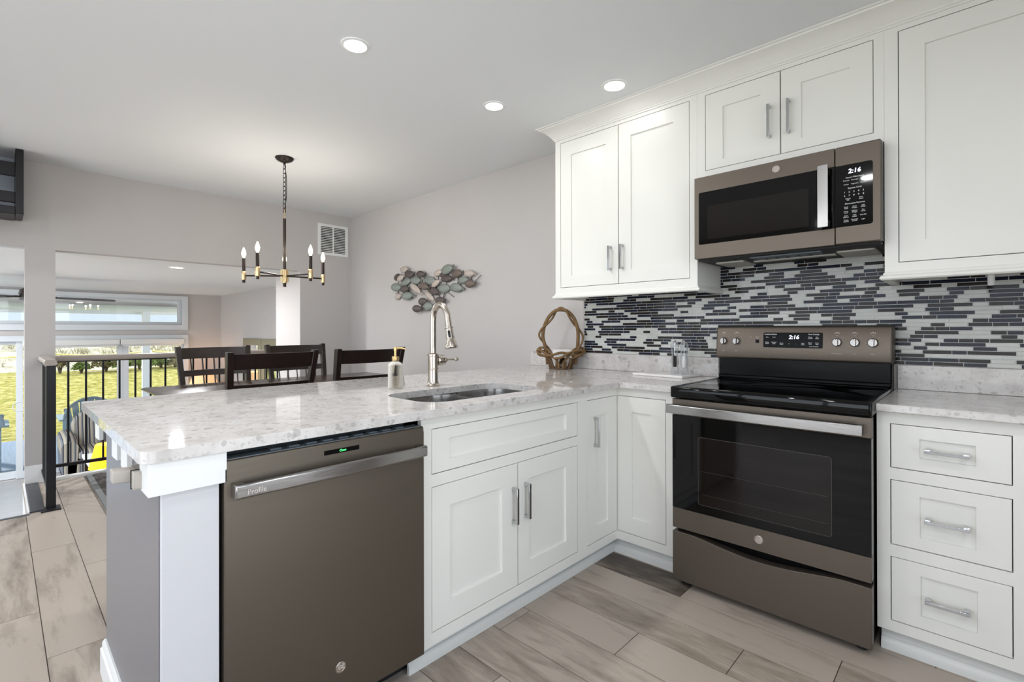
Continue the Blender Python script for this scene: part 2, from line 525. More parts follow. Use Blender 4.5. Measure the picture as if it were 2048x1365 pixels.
# ================================================================== SETTING
rnd = random.Random(7)
def planks():
    m = MB(); py, pl, g = 0.1826, 1.25, 0.0016
    y0 = -1.269
    special = {(-2,): 0}
    # row index k covers y0 + k*py .. ; joint offsets measured along x
    joints = {-6: -1.52, -5: -2.33 + 1.25, -4: -1.93, 2: 0.43 - 0.42, 3: 0.428, 4: 0.768, 5: -0.2, 6: 0.43, 7: 0.05, 1: -0.35, 0: 0.2, -1: -0.6, -2: -0.15, -3: 0.55}
    k = -21
    while y0 + k * py < 0.61:
        a, b = y0 + k * py, y0 + (k + 1) * py
        j = joints.get(k, rnd.uniform(0, pl))
        x = j - pl * math.ceil((j + 5.4) / pl)
        while x < 2.75:
            xa, xb = max(x, -4.15), min(x + pl, 2.75)
            ya, yb = max(a, -5.0), min(b, 0.61)
            if b <= -2.07 and xa < -3.13: xa = -3.13
            elif a < -2.09 and xa < -3.13: pass
            if xb - xa > 0.01 and yb > ya:
                t = rnd.uniform(0.1, 1.0)
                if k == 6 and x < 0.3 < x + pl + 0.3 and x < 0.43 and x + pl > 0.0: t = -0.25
                if k == 5: t = 0.75 if x < 0.5 else t
                if k == 4: t = 0.35
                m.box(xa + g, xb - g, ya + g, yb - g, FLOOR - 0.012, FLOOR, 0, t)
            x += pl
        k += 1
    m.box(-3.13, 2.75, -5.0, -2.09, FLOOR - 0.2, FLOOR - 0.0025, 1)
    m.box(-4.15, 2.75, -2.09, 0.61, FLOOR - 0.2, FLOOR - 0.0025, 1)
    return struct(m.build('floor', ['plank', 'grout'], tone=True))
planks()

m = MB()
for i in range(8):
    for j in range(11):
        xa = -4.15 - 0.62 * i; ya = -6.0 + 0.61 * j
        m.box(max(xa - 0.617, -9.02), xa, ya, min(ya + 0.607, 0.61), LIV - 0.02, LIV)
m.box(-9.02, -4.15, -6.0, 0.61, LIV - 0.2, LIV - 0.002, 0)
struct(m.build('floor_living', 'floortile'))
# stair flight down to the living room (six risers) inside the left doorway
m = MB()
for i in range(5):
    m.box(-3.13 - 0.26 * (i + 1), -3.13 - 0.26 * i, -3.35, -2.165, LIV, FLOOR - 0.171 * (i + 1))
struct(m.build('trim_stairs', 'floortile'))
struct(bx(-3.135, -3.10, -3.35, -2.165, FLOOR - 0.03, FLOOR + 0.002).build('trim_stair_edge', 'slab'))

struct(bx(-9.2, 2.9, 0.61, 0.75, LIV - 0.2, CEIL + 0.1).build('wall_back', 'wall'))
# wall between dining area and sunken living room: header, column, stair doorway
pts = [(-5.0, LIV), (-3.4, LIV), (-3.4, 1.864), (-2.165, 1.864), (-2.165, LIV), (-1.987, LIV), (-1.987, 1.85), (0.0, 1.85), (0.0, CEIL), (-5.0, CEIL)]
struct(MB().prism(pts, YZ, -4.15, -4.03).build('wall_left', 'wall'))
# low wall below the guard rail, dining floor edge
struct(bx(-4.15, -4.035, -1.987, 0.0, LIV, FLOOR - 0.003).build('wall_left_low', 'wall'))
struct(bx(-4.715, -4.03, 0.0, 0.61, LIV, CEIL).build('wall_chase', 'wall'))
W2 = [(-3.0, 0.12), (2.4, 0.12), (2.4, 2.3), (-3.0, 2.3)]
struct(MB().prism([(-3.6, LIV - 0.2), (2.9, LIV - 0.2), (2.9, CEIL + 0.1), (-3.6, CEIL + 0.1)], XZ, -5.15, -5.0, holes=[W2]).build('wall_front', 'wall'))
W3 = [(-4.4, 0.12), (-0.6, 0.12), (-0.6, 2.3), (-4.4, 2.3)]
struct(MB().prism([(-5.0, FLOOR - 0.2), (0.61, FLOOR - 0.2), (0.61, CEIL + 0.1), (-5.0, CEIL + 0.1)], YZ, 2.75, 2.9, holes=[W3]).build('wall_right', 'wall'))
# unseen windows added behind the camera as a daylight source
def added_window(name, a0, a1, fm, d):
    m = MB(); n = 3; w = (a1 - a0) / n
    m.prism([(a0, 0.12), (a1, 0.12), (a1, 2.3), (a0, 2.3)], fm, d, d + 0.05, holes=[[(a0 + w * i + 0.05, 0.17), (a0 + w * (i + 1) - 0.05, 0.17), (a0 + w * (i + 1) - 0.05, 2.25), (a0 + w * i + 0.05, 2.25)] for i in range(n)])
    o = struct(m.build(name, 'vinyl', bevel=0.003))
    MB().prism([(a0 + 0.03, 0.15), (a1 - 0.03, 0.15), (a1 - 0.03, 2.27), (a0 + 0.03, 2.27)], fm, d + 0.022, d + 0.028).build('pane', 'glass', o)
added_window('window_added_2', -3.0, 2.4, XZ, -5.1)
added_window('window_added_3', -4.4, -0.6, YZ, 2.8)
struct(bx(-4.15, 2.75, -5.0, 0.61, CEIL, CEIL + 0.1).build('ceiling', 'ceil'))
struct(bx(-9.2, -4.15, -6.1, 0.61, 1.85, 1.95).build('ceiling_living', 'ceil'))
struct(MB().prism([(-9.2, LIV - 0.2), (-4.0, LIV - 0.2), (-4.0, 1.85), (-9.2, 1.85)], XZ, -6.15, -6.0, holes=[[(-8.6, -0.95), (-5.0, -0.95), (-5.0, 1.5), (-8.6, 1.5)]]).build('wall_living_side', 'wall'))  # opening added in this unseen wall to bring daylight into the living room
# window wall of the living room with transom and sliding door openings
DY1 = 0.035
pts = [(-6.0, LIV - 0.1), (0.61, LIV - 0.1), (0.61, 1.85), (-6.0, 1.85)]
h1 = [(-5.6, LIV), (-5.6, 1.08), (DY1, 1.08), (DY1, LIV)]
h2 = [(-5.6, 1.24), (-5.6, 1.78), (DY1, 1.78), (DY1, 1.24)]
struct(MB().prism(pts, YZ, -9.16, -9.02, holes=[[(-5.6, LIV + 0.002), (-5.6, 1.08), (DY1, 1.08), (DY1, LIV + 0.002)], h2]).build('wall_window', 'wall'))
# transom window
w = MB()
w.prism([(-5.66, 1.20), (0.07, 1.20), (0.07, 1.81), (-5.66, 1.81)], YZ, -9.02, -8.99, holes=[[(-5.58, 1.29), (-0.02, 1.29), (-0.02, 1.745), (-5.58, 1.745)]])
w.prism([(-5.6, 1.24), (DY1, 1.24), (DY1, 1.78), (-5.6, 1.78)], YZ, -9.12, -9.05, holes=[[(-5.5, 1.345), (-0.075, 1.345), (-0.075, 1.71), (-5.5, 1.71)]])
wo = struct(w.build('window_1', 'vinyl', bevel=0.004))
lookout(bx(-9.09, -9.084, -5.5, -0.075, 1.345, 1.71).build('pane', 'glass', wo), 'clear transom pane')
# sliding door: casing, panels with stiles, panes
d = MB()
d.prism([(-5.68, LIV), (-5.6, LIV), (-5.6, 1.03), (0.0, 1.03), (0.0, LIV), (0.075, LIV), (0.075, 1.115), (-5.68, 1.115)], YZ, -9.02, -8.99)
do = struct(d.build('door_1', 'vinyl', bevel=0.004))
for a, b, tx in ((-0.86, 0.03, 0.0), (-2.13, -0.862, -0.0), (-3.32, -2.055, -0.058), (-4.6, -3.24, 0.0)):
    f = MB().prism([(a, LIV + 0.01), (b, LIV + 0.01), (b, 1.07), (a, 1.07)], YZ, -9.082 + tx, -9.03 + tx, holes=[[(a + 0.075, LIV + 0.12), (b - 0.075, LIV + 0.12), (b - 0.075, 0.98), (a + 0.075, 0.98)]])
    fo = f.build('door_panel', 'vinyl', do, bevel=0.003)
    bx(-9.06 + tx, -9.054 + tx, a + 0.075, b - 0.075, LIV + 0.12, 0.98).build('pane', 'glass', fo)
ph = MB().tube([(-9.03, -2.05 - 0.045 + 0.07 * math.cos(t * PI / 8), 0.05 + 0.07 * math.sin(t * PI / 8)) for t in range(17)], 0.006, 8)
ph.build('pull_handle', 'vinyl', do)
# roller blinds rolled up at the head of the door
for i, (a, b, txt) in enumerate(((-0.905, 0.0, 'white rolled-up roller blind over the right half of the sliding door'), (-2.06, -0.915, 'white rolled-up roller blind left of the split, above the sliding door behind the railing'))):
    t = thing('roller_blind', txt, 'blind', (-8.96, (a + b) / 2, 1.0), 'roller blinds over the sliding door')
    bx(-8.99, -8.91, a, b, 0.955, 1.045).build('cassette', 'blind', t, bevel=0.01)
    bx(-8.955, -8.945, a + 0.03, b - 0.03, 0.925, 0.96).build('hem_bar', 'blind', t)

# baseboards
def baseboard(name, a, b, axis, off, out, h=0.14, z=FLOOR, t=0.016):
    """a..b run along axis at coordinate off, sticking out towards out (+1/-1)"""
    prof = [(0, 0), (t, 0), (t, h * 0.72), (t * 0.7, h * 0.78), (t * 0.7, h * 0.9), (t * 0.35, h), (0, h)]
    m = MB()
    r = []
    for q in (a, b):
        r.append([((q, off + out * d, z + k) if axis == 'x' else (off + out * d, q, z + k)) for d, k in prof])
    m.loft(r)
    return struct(m.build(name, 'white'))
baseboard('baseboard_back', -4.03, -1.142, 'x', 0.61, -1)
baseboard('baseboard_column', -2.165, -1.987, 'y', -4.03, 1)
baseboard('baseboard_chase', 0.0, 0.61, 'y', -4.03, 1)
struct(bx(-4.04, -3.985, -1.987, -0.001, FLOOR - 0.003, 0.004).build('trim_curb', 'white', bevel=0.004))

# peninsula end wall (painted) with its white front pilaster and baseboard
struct(bx(-0.83, -0.004, -2.04, -1.914, FLOOR, 0.884).build('wall_peninsula', 'grey_end'))
struct(bx(-0.83, -0.60, -1.914, 0.609, FLOOR, 0.884).build('wall_peninsula_back', 'grey_end'))
struct(bx(-0.004, 0.012, -2.038, -1.916, FLOOR, 0.884).build('trim_1', 'pilaster', bevel=0.001))
bb = MB()
prof = [(0, 0), (0.016, 0), (0.016, 0.085), (0.011, 0.09), (0.011, 0.105), (0.005, 0.118), (0, 0.118)]
path = lambda d: [(-0.83 - d, 0.609), (-0.83 - d, -2.04 - d), (-0.03, -2.04 - d)]
rings = [[(path(d)[i][0], path(d)[i][1], FLOOR + z) for d, z in prof] for i in range(3)]
bb.loft(rings)
struct(bb.build('baseboard_peninsula', 'white'))
# white fascia under the counter corner
f = MB().prism([(0.012, -1.902), (0.026, -1.902), (0.026, -2.066), (-0.075, -2.066), (-0.075, -2.0405), (0.012, -2.0405)], XY, 0.806, 0.884)
struct(f.build('trim_2', 'white', bevel=0.0012))

# ================================================================== KITCHEN UNITS
# generic inset shaker front. plane: 'x' faces +x at x=face (a runs along y); 'y' faces -y at y=face (a runs along x)
def mp(plane, face):
    if plane == 'x': return lambda a, out, z: (face + out, a, z)
    return lambda a, out, z: (a, face - out, z)
def fbox(m, P, a0, a1, o0, o1, z0, z1, mi=0):
    vs = [P(a, o, z) for a in (a0, a1) for o in (o0, o1) for z in (z0, z1)]
    m.add(vs, [(0, 1, 3, 2), (4, 6, 7, 5), (0, 4, 5, 1), (2, 3, 7, 6), (0, 2, 6, 4), (1, 5, 7, 3)], mi)
def shaker(plane, face, a0, a1, z0, z1, pa0, pa1, pz0, pz1, g=0.0027):
    """door leaf: frame with a recessed flat panel, front flush with the face frame"""
    P = mp(plane, face)
    m = MB()
    A0, A1, Z0, Z1 = a0 + g, a1 - g, z0 + g, z1 - g
    o0, o1, rec = -0.02, 0.0, -0.009
    # one closed skin: front ring, bevelled step to panel, sides, back
    out_ = [(A0, Z0), (A1, Z0), (A1, Z1), (A0, Z1)]
    inn = [(pa0, pz0), (pa1, pz0), (pa1, pz1), (pa0, pz1)]
    inn2 = [(pa0 + 0.0012, pz0 + 0.0012), (pa1 - 0.0012, pz0 + 0.0012), (pa1 - 0.0012, pz1 - 0.0012), (pa0 + 0.0012, pz1 - 0.0012)]
    e = 0.0012
    out2 = [(A0 + e, Z0 + e), (A1 - e, Z0 + e), (A1 - e, Z1 - e), (A0 + e, Z1 - e)]
    rings = [[P(a, o0, z) for a, z in out_], [P(a, o1 - e, z) for a, z in out_], [P(a, o1, z) for a, z in out2], [P(a, o1, z) for a, z in inn], [P(a, rec, z) for a, z in inn2]]
    m.loft(rings)
    return m
def face_frame(plane, face, a0, a1, z0, z1, holes, back=-0.02):
    P = mp(plane, face)
    m = MB()
    m.prism([(a0, z0), (a1, z0), (a1, z1), (a0, z1)], lambda a, z, d: P(a, d, z), back, 0.0, holes=[[(x0, y0), (x1, y0), (x1, y1), (x0, y1)] for x0, x1, y0, y1 in holes])
    return m
def pull(plane, face, a, z, length, vertical=True):
    """square chrome bar pull on two posts, centred at (a, z)"""
    P = mp(plane, face)
    m = MB(); h = length / 2; t = 0.0055
    if vertical:
        fbox(m, P, a - t, a + t, 0.022, 0.033, z - h, z + h)
        for s in (-1, 1):
            zz = z + s * (h - 0.007)
            fbox(m, P, a - t, a + t, 0.0, 0.024, zz - 0.007, zz + 0.007)
    else:
        fbox(m, P, a - h, a + h, 0.022, 0.033, z - t, z + t)
        for s in (-1, 1):
            aa = a + s * (h - 0.008)
            fbox(m, P, aa - 0.008, aa + 0.008, 0.0, 0.024, z - t, z + t + 0.003)
    return m
def front(name, parent, plane, face, dims, panel, handle=None):
    o = shaker(plane, face, *dims, *panel).build(name, 'cab', parent)
    if handle:
        pull(plane, face, *handle).build('handle', 'chrome', o, bevel=0.001)
    return o

# --- sink base cabinet (peninsula side, faces +x)
t = thing('sink_cabinet', 'white shaker base cabinet under the sink, right of the dishwasher', 'cabinet', (-0.3, -0.8, FLOOR))
ZB, ZA, ZE, ZF = 0.110, 0.8394, 0.6748, 0.6309
face_frame('x', 0, -1.283, -0.3175, 0.0646, 0.884, [(-1.2383, -0.3595, ZE, ZA), (-1.2383, -0.3595, ZB, ZF)]).build('face_frame', 'cab', t)
bx(-0.58, -0.0205, -1.283, -0.3175, 0.06, 0.665).build('carcass', 'gap', t)
front('false_front', t, 'x', 0, (-1.2383, -0.3595, ZE, ZA), (-1.158, -0.449, 0.719, 0.796))
front('door', t, 'x', 0, (-1.2383, -0.785, ZB, ZF), (-1.154, -0.880, 0.200, 0.547), (-0.818, 0.458, 0.150))
front('door', t, 'x', 0, (-0.785, -0.3595, ZB, ZF), (-0.715, -0.4515, 0.192, 0.549), (-0.7415, 0.461, 0.150))
bx(-0.058, -0.045, -1.283, -0.3175, FLOOR, 0.066).build('toe_board', 'toe', t)
# --- corner cabinet with a folding door, one leaf on each run
t = thing('corner_cabinet', 'white corner base cabinet with door leaves on both runs, left of the range', 'cabinet', (0, 0.2, FLOOR))
face_frame('x', 0, -0.3175, 0.0, 0.0646, 0.884, [(-0.2798, -0.001, ZB, ZA)]).build('face_frame', 'cab', t)
face_frame('y', 0, 0.0, 0.342, 0.0646, 0.884, [(0.001, 0.2809, ZB, ZA)]).build('face_frame', 'cab', t)
MB().prism([(-0.58, -0.3175), (-0.0205, -0.3175), (-0.0205, 0.0205), (0.342, 0.0205), (0.342, 0.6), (-0.58, 0.6)], XY, 0.06, 0.86).build('carcass', 'gap', t)
front('door', t, 'x', 0, (-0.2798, -0.0005, ZB, ZA), (-0.198, -0.091, 0.192, 0.754), (-0.2165, 0.674, 0.150))
front('door', t, 'y', 0, (0.0005, 0.2809, ZB, ZA), (0.0885, 0.1975, 0.1975, 0.756))
MB().prism([(-0.058, -0.3175), (-0.045, -0.3175), (-0.045, 0.032), (0.342, 0.032), (0.342, 0.045), (-0.058, 0.045)], XY, FLOOR, 0.066).build('toe_board', 'toe', t)
# shoe moulding along the toe kicks
def shoe(pts, name):
    m = MB()
    prof = [(0, 0), (0.014, 0), (0.013, 0.02), (0.009, 0.036), (0.004, 0.043), (0, 0.044)]
    rings = []
    for (x, y, nx, ny) in pts:
        rings.append([(x + nx * d, y + ny * d, FLOOR + z) for d, z in prof])
    m.loft(rings)
    return struct(m.build(name, 'toe'))
shoe([(-0.045, -1.312, 1, 0), (-0.045, 0.032, 1, -1), (0.342, 0.032, 0, -1)], 'trim_3')
shoe([(1.142, 0.032, 0, -1), (2.1, 0.032, 0, -1)], 'trim_4')

# --- drawer base right of the range
t = thing('drawer_cabinet', 'white three-drawer base cabinet right of the range', 'cabinet', (1.6, 0.3, FLOOR))
XL, XR = 1.1733, 1.495
dz = [(0.675, 0.8404, (1.258, 1.4065, 0.7225, 0.7925)), (0.3885, 0.6315, (1.258, 1.4065, 0.4345, 0.583)), (0.104, 0.344, (1.260, 1.409, 0.152, 0.296))]
face_frame('y', 0, 1.133, 1.545, 0.0646, 0.884, [(XL, XR, a, b) for a, b, p in dz]).build('face_frame', 'cab', t)
bx(1.133, 1.545, 0.0205, 0.6, 0.06, 0.86).build('carcass', 'gap', t)
for (a, b, p), hz in zip(dz, (0.7545, 0.5045, 0.2180)):
    front('drawer', t, 'y', 0, (XL, XR, a, b), p, (1.332, hz, 0.118, False))
bx(1.142, 1.545, 0.032, 0.045, FLOOR, 0.066).build('toe_board', 'toe', t)
# neighbour beyond the frame edge
t = thing('base_cabinet', 'white base cabinet at the far right edge beside the drawer cabinet', 'cabinet', (1.8, 0.3, FLOOR))
face_frame('y', 0, 1.545, 2.1, 0.0646, 0.884, [(1.585, 2.06, ZB, ZA)]).build('face_frame', 'cab', t)
bx(1.545, 2.1, 0.0205, 0.6, 0.06, 0.86).build('carcass', 'gap', t)
front('door', t, 'y', 0, (1.585, 2.06, ZB, ZA), (1.67, 1.975, 0.195, 0.755), (1.63, 0.674, 0.15))
bx(1.545, 2.1, 0.032, 0.045, FLOOR, 0.066).build('toe_board', 'toe', t)

# --- countertops
outer = arc(0.033 - 0.03, -2.082 + 0.03, 0.03, -90, 0, 6) + [(0.033, -0.033), (0.345, -0.033), (0.345, 0.609), (-1.141, 0.609)] + arc(-1.141 + 0.02, -2.082 + 0.02, 0.02, 180, 270, 6)
hole = rrect(-0.45, -0.085, -1.175, -0.485, 0.10, 8)
ct = MB().prism(outer, XY, 0.8845, 0.914, holes=[hole]).build('countertop', 'stone', bevel=0.004, seg=3)
tag(ct, 'long white speckled quartz countertop of the peninsula, with the sink cutout', 'countertop')
ct = bx(1.1325, 2.1, -0.033, 0.609, 0.8845, 0.914).build('countertop', 'stone', bevel=0.004, seg=3)
tag(ct, 'short white speckled quartz countertop right of the range, above the drawers', 'countertop')
o = bx(-1.141, 0.318, 0.59, 0.609, 0.9145, 1.026).build('stone_upstand', 'stone', bevel=0.002)
tag(o, 'low speckled quartz upstand behind the willow basket, left of the range', 'backsplash', 'quartz upstands')
o = bx(1.14, 2.1, 0.59, 0.609, 0.9145, 1.026).build('stone_upstand', 'stone', bevel=0.002)
tag(o, 'low speckled quartz upstand right of the range', 'backsplash', 'quartz upstands')

# --- mosaic backsplash
def mosaic():
    r = random.Random(21)
    m = MB()
    x0, x1, z0 = -0.636, 2.1, 1.0275
    m.box(x0, x1, 0.601, 0.6095, 1.0268, 1.60, 0)
    pitch, g = 0.01755, 0.0025
    z = z0; row = 0
    lens = [0.049, 0.049, 0.049, 0.075, 0.10, 0.10, 0.15]
    while z < 1.59:
        x = x0 - r.uniform(0, 0.1); prev = -1
        while x < x1:
            L = r.choice(lens)
            c = r.random()
            k = 3 if c < 0.31 else (1 if c < 0.66 else 2)
            if k == prev and r.random() < 0.5: k = r.choice([1, 2, 3])
            if k == 3 and L < 0.06 and r.random() < 0.5: L = 0.075
            a, b = max(x, x0), min(x + L, x1)
            if b - a > 0.006:
                e = 0.0008
                # raised tile with a tiny bevel, front at y = 0.598
                A0, A1, Z0, Z1 = a + g / 2, b - g / 2, z + g / 2, z + pitch - g / 2
                yy = 0.5985 - r.uniform(0, 0.0006)
                rings = [[(A0, 0.602, Z0), (A1, 0.602, Z0), (A1, 0.602, Z1), (A0, 0.602, Z1)],
                         [(A0, yy + e, Z0), (A1, yy + e, Z0), (A1, yy + e, Z1), (A0, yy + e, Z1)],
                         [(A0 + e, yy, Z0 + e), (A1 - e, yy, Z0 + e), (A1 - e, yy + r.uniform(-1, 1) * 0.0002, Z1 - e), (A0 + e, yy, Z1 - e)]]
                m.loft(rings, k)
            prev = k
            x += L
        z += pitch; row += 1
    o = m.build('mosaic_backsplash', ['tilegrout', 'tile_dark', 'tile_navy', 'tile_pale'])
    tag(o, 'mosaic backsplash of thin navy, brown and pale glass strips behind the range', 'backsplash')
mosaic()

# --- upper cabinets (face y = 0.2734)
YU, ZT, ZD, ZG = 0.2734, 2.462, 1.4690, 2.4312
def light_rail(xl, xr, ends, parent):
    prof = [(0.0, 1.432), (0.004, 1.428), (0.006, 1.42), (0.015, 1.414), (0.017, 1.405), (0.012, 1.399), (-0.02, 1.399), (-0.02, 1.432)]
    rings = []
    def add(fx): rings.append([fx(d, z) for d, z in prof])
    if ends[0]:
        add(lambda d, z: (xl - d, 0.5965, z)); add(lambda d, z: (xl - d, YU - d, z))
    else: add(lambda d, z: (xl, YU - d, z))
    if ends[1]:
        add(lambda d, z: (xr + d, YU - d, z)); add(lambda d, z: (xr + d, 0.5965, z))
    else: add(lambda d, z: (xr, YU - d, z))
    MB().loft(rings).build('light_rail', 'cab', parent)
t = thing('upper_cabinet', 'tall white two-door wall cabinet left of the microwave', 'cabinet', (-0.15, 0.44, 1.43))
face_frame('y', YU, -0.638, 0.328, 1.43, ZT, [(-0.5955, 0.286, ZD, ZG)]).build('face_frame', 'cab', t)
m = bx(-0.638, -0.62, YU + 0.0195, 0.5965, 1.43, ZT); m.box(0.31, 0.328, YU + 0.0195, 0.5965, 1.43, ZT); m.box(-0.62, 0.31, YU + 0.0195, 0.5965, 1.445, 1.46)
m.build('side_panel', 'cab', t)
bx(-0.62, 0.31, YU + 0.021, 0.5965, 1.462, ZT).build('carcass', 'gap', t)
front('door', t, 'y', YU, (-0.5955, -0.1555, ZD, ZG), (-0.509, -0.243, 1.546, 2.338), (-0.2095, 1.628, 0.148))
front('door', t, 'y', YU, (-0.1555, 0.286, ZD, ZG), (-0.072, 0.193, 1.547, 2.345), (-0.127, 1.629, 0.148))
light_rail(-0.638, 0.328, (1, 1), t)
t = thing('upper_cabinet', 'short white two-door wall cabinet directly above the microwave', 'cabinet', (0.73, 0.44, 1.985))
face_frame('y', YU, 0.3285, 1.1285, 1.985, ZT, [(0.3711, 1.0928, 2.0301, ZG)]).build('face_frame', 'cab', t)
bx(0.3285, 1.1285, YU + 0.021, 0.5965, 1.99, ZT).build('carcass', 'cab', t)
front('door', t, 'y', YU, (0.3711, 0.732, 2.0301, ZG), (0.461, 0.643, 2.075, 2.346), (0.684, 2.1975, 0.158))
front('door', t, 'y', YU, (0.732, 1.0928, 2.0301, ZG), (0.819, 1.008, 2.085, 2.344), (0.769, 2.1975, 0.158))
t = thing('upper_cabinet', 'tall white wall cabinet right of the microwave, cut by the photo edge', 'cabinet', (1.6, 0.44, 1.43))
face_frame('y', YU, 1.129, 2.1, 1.43, ZT, [(1.1746, 2.06, ZD, ZG)]).build('face_frame', 'cab', t)
m = bx(1.129, 1.147, YU + 0.0195, 0.5965, 1.43, ZT); m.box(1.147, 2.1, YU + 0.0195, 0.5965, 1.445, 1.46)
m.build('side_panel', 'cab', t)
bx(1.147, 2.1, YU + 0.021, 0.5965, 1.462, ZT).build('carcass', 'gap', t)
front('door', t, 'y', YU, (1.1746, 1.66, ZD, ZG), (1.260, 1.574, 1.555, 2.347), (1.615, 1.628, 0.148))
front('door', t, 'y', YU, (1.66, 2.06, ZD, ZG), (1.745, 1.975, 1.555, 2.347), (1.705, 1.628, 0.148))
light_rail(1.129, 2.1, (1, 0), t)
# crown moulding, returned at its left end
prof = [(0.0, 2.452), (0.006, 2.452), (0.007, 2.460), (0.012, 2.463), (0.013, 2.468), (0.022, 2.478), (0.034, 2.492), (0.05, 2.506), (0.07, 2.517), (0.082, 2.521), (0.084, 2.527), (0.094, 2.529), (0.095, 2.5355), (0.0, 2.5355)]
rings = [[(-0.638 - d, 0.609, z) for d, z in prof], [(-0.638 - d, YU - d, z) for d, z in prof], [(2.1, YU - d, z) for d, z in prof]]
struct(MB().loft(rings).build('trim_crown', 'cab', smooth=25))
# under-cabinet fittings on the right
t = thing('paper_towel_holder', 'white peg of a paper towel holder under the right wall cabinet', 'holder', (1.45, 0.4, 1.445))
MB().lathe((1.451, 0.4, 0), [(0.0, 1.364), (0.008, 1.365), (0.011, 1.370), (0.011, 1.4449), (0.0, 1.4449)], 16).build('peg', 'white', t)
t = thing('puck_light', 'small white under-cabinet light box beneath the right wall cabinet', 'light', (1.2, 0.5, 1.445))
bx(1.155, 1.235, 0.44, 0.55, 1.412, 1.4449).build('housing', 'white', t, bevel=0.004)

# ================================================================== APPLIANCES
def badge(P, a, z, r, parent):
    """round metal badge with a raised rim and curled monogram"""
    m = MB(); n = 32
    rings = []
    for rr, d in ((r, 0.0), (r, 0.0022), (r * 0.93, 0.003), (r * 0.86, 0.003), (r * 0.82, 0.0022), (0.0001, 0.0022)):
        rings.append([P(a + rr * math.cos(2 * PI * j / n), d, z + rr * math.sin(2 * PI * j / n)) for j in range(n)])
    m.loft(rings)
    o = m.build('badge', 'badge', parent)
    g = MB()
    g.text('GE', r * 0.95, lambda x, y, d: P(a + x * sgn(P), 0.0022 + d, z + y), depth=0.0006, shear=0.25)
    for k in range(4):
        an = PI / 4 + k * PI / 2
        pts = [P(a + (0.64 + 0.12 * math.sin(u * PI)) * r * math.cos(an - 0.5 + u), 0.0027, z + (0.64 + 0.12 * math.sin(u * PI)) * r * math.sin(an - 0.5 + u)) for u in [i / 6 for i in range(7)]]
        g.tube(pts, 0.0006, 5)
    g.build('monogram', 'print_dim', o)
def sgn(P): return 1.0

# --- dishwasher
t = thing('dishwasher', 'slate steel dishwasher built into the peninsula end', 'dishwasher', (-0.3, -1.6, FLOOR))
DX = 0.026
m = MB(); Y0, Y1 = -1.908, -1.289
rings = []
for z, o in ((0.072, 0.0), (0.838, 0.0), (0.842, -0.001), (0.857, -0.004), (0.8595, -0.008)):
    rings.append([(DX + o, Y0, z), (DX + o, Y1, z), (DX - 0.05, Y1, z), (DX - 0.05, Y0, z)])
m.loft(rings)
door = m.build('door', 'slate_dw', t, bevel=0.003)
# top edge with controls, dark cavity behind
m = bx(-0.57, DX - 0.052, Y0 + 0.002, Y1 - 0.002, 0.06, 0.85)
m.build('tub', 'rubber', t)
m = bx(DX - 0.05, DX - 0.008, Y0 + 0.01, Y1 - 0.01, 0.8596, 0.862)
for k in range(9):
    yy = Y0 + 0.12 + k * 0.05
    m.box(DX - 0.04, DX - 0.022, yy, yy + 0.03, 0.862, 0.866)
m.build('control_strip', 'grey_plastic', t)
bx(-0.10, -0.085, Y0 + 0.01, Y1 - 0.01, 0.85, 0.882).build('mounting_rail', 'grey_plastic', t)
# bowed bar handle on two feet
hm = MB(); rings = []
N = 16
for i in range(N + 1):
    u = i / N
    y = -1.893 + u * (1.893 - 1.302)
    bow = 0.030 + 0.016 * math.sin(u * PI)
    zc = 0.7835 + 0.0035 * math.sin(u * PI)
    hh = 0.020
    rings.append([(DX + bow, y, zc - hh), (DX + bow + 0.009, y, zc - hh + 0.004), (DX + bow + 0.009, y, zc + hh - 0.004), (DX + bow, y, zc + hh)])
hm.loft(rings)
for a, b in ((-1.893, -1.868), (-1.327, -1.302)):
    hm.box(DX - 0.001, DX + 0.034, a, b, 0.765, 0.802)
h = hm.build('handle', 'steelbar', door, bevel=0.003)
lookout(h, 'bright bowed bar handle')
MB().text('Profile', 0.018, lambda x, y, d: (DX + 0.0445 + d, -1.845 + x, 0.7815 + y), depth=0.0012).build('lettering', 'print_dim', h)
bx(DX - 0.001, DX + 0.0006, -1.646, -1.534, 0.825, 0.8385).build('display', 'blackglass', door)
MB().text('Clean', 0.0095, lambda x, y, d: (DX + 0.0007 + d, -1.588 + x, 0.832 + y)).build('display_text', 'led_green', door)
badge(lambda a, o, z: (DX + o, a, z), -1.596, 0.182, 0.0165, door)
bx(-0.09, -0.075, Y0, Y1, FLOOR, 0.075).build('kick_plate', 'rubber', t)

# --- range
t = thing('range', 'slate steel freestanding electric range with black glass top', 'range', (0.745, 0.25, FLOOR))
RX0, RX1, RF = 0.356, 1.1305, -0.095
m = bx(RX0 + 0.004, RX1 - 0.004, -0.045, 0.56, 0.012, 0.90)
m.build('body', 'blackmat', t)
# cooktop with raised rim
m = MB()
rings = []
def rr2(x0, x1, y0, y1, r, z): return [(a, b, z) for a, b in rrect(x0, x1, y0, y1, r, 5)]
for (gx, z) in ((0.003, 0.872), (0.0, 0.876), (0.0, 0.919), (0.003, 0.924), (0.012, 0.9255), (0.022, 0.9215), (0.025, 0.9205)):
    rings.append(rr2(0.353 + gx, 1.1325 - gx, RF - 0.012 + gx, 0.515 - gx * 0.3, 0.012, z))
m.loft(rings)
m.build('cooktop', 'blackglass', t, smooth=50)
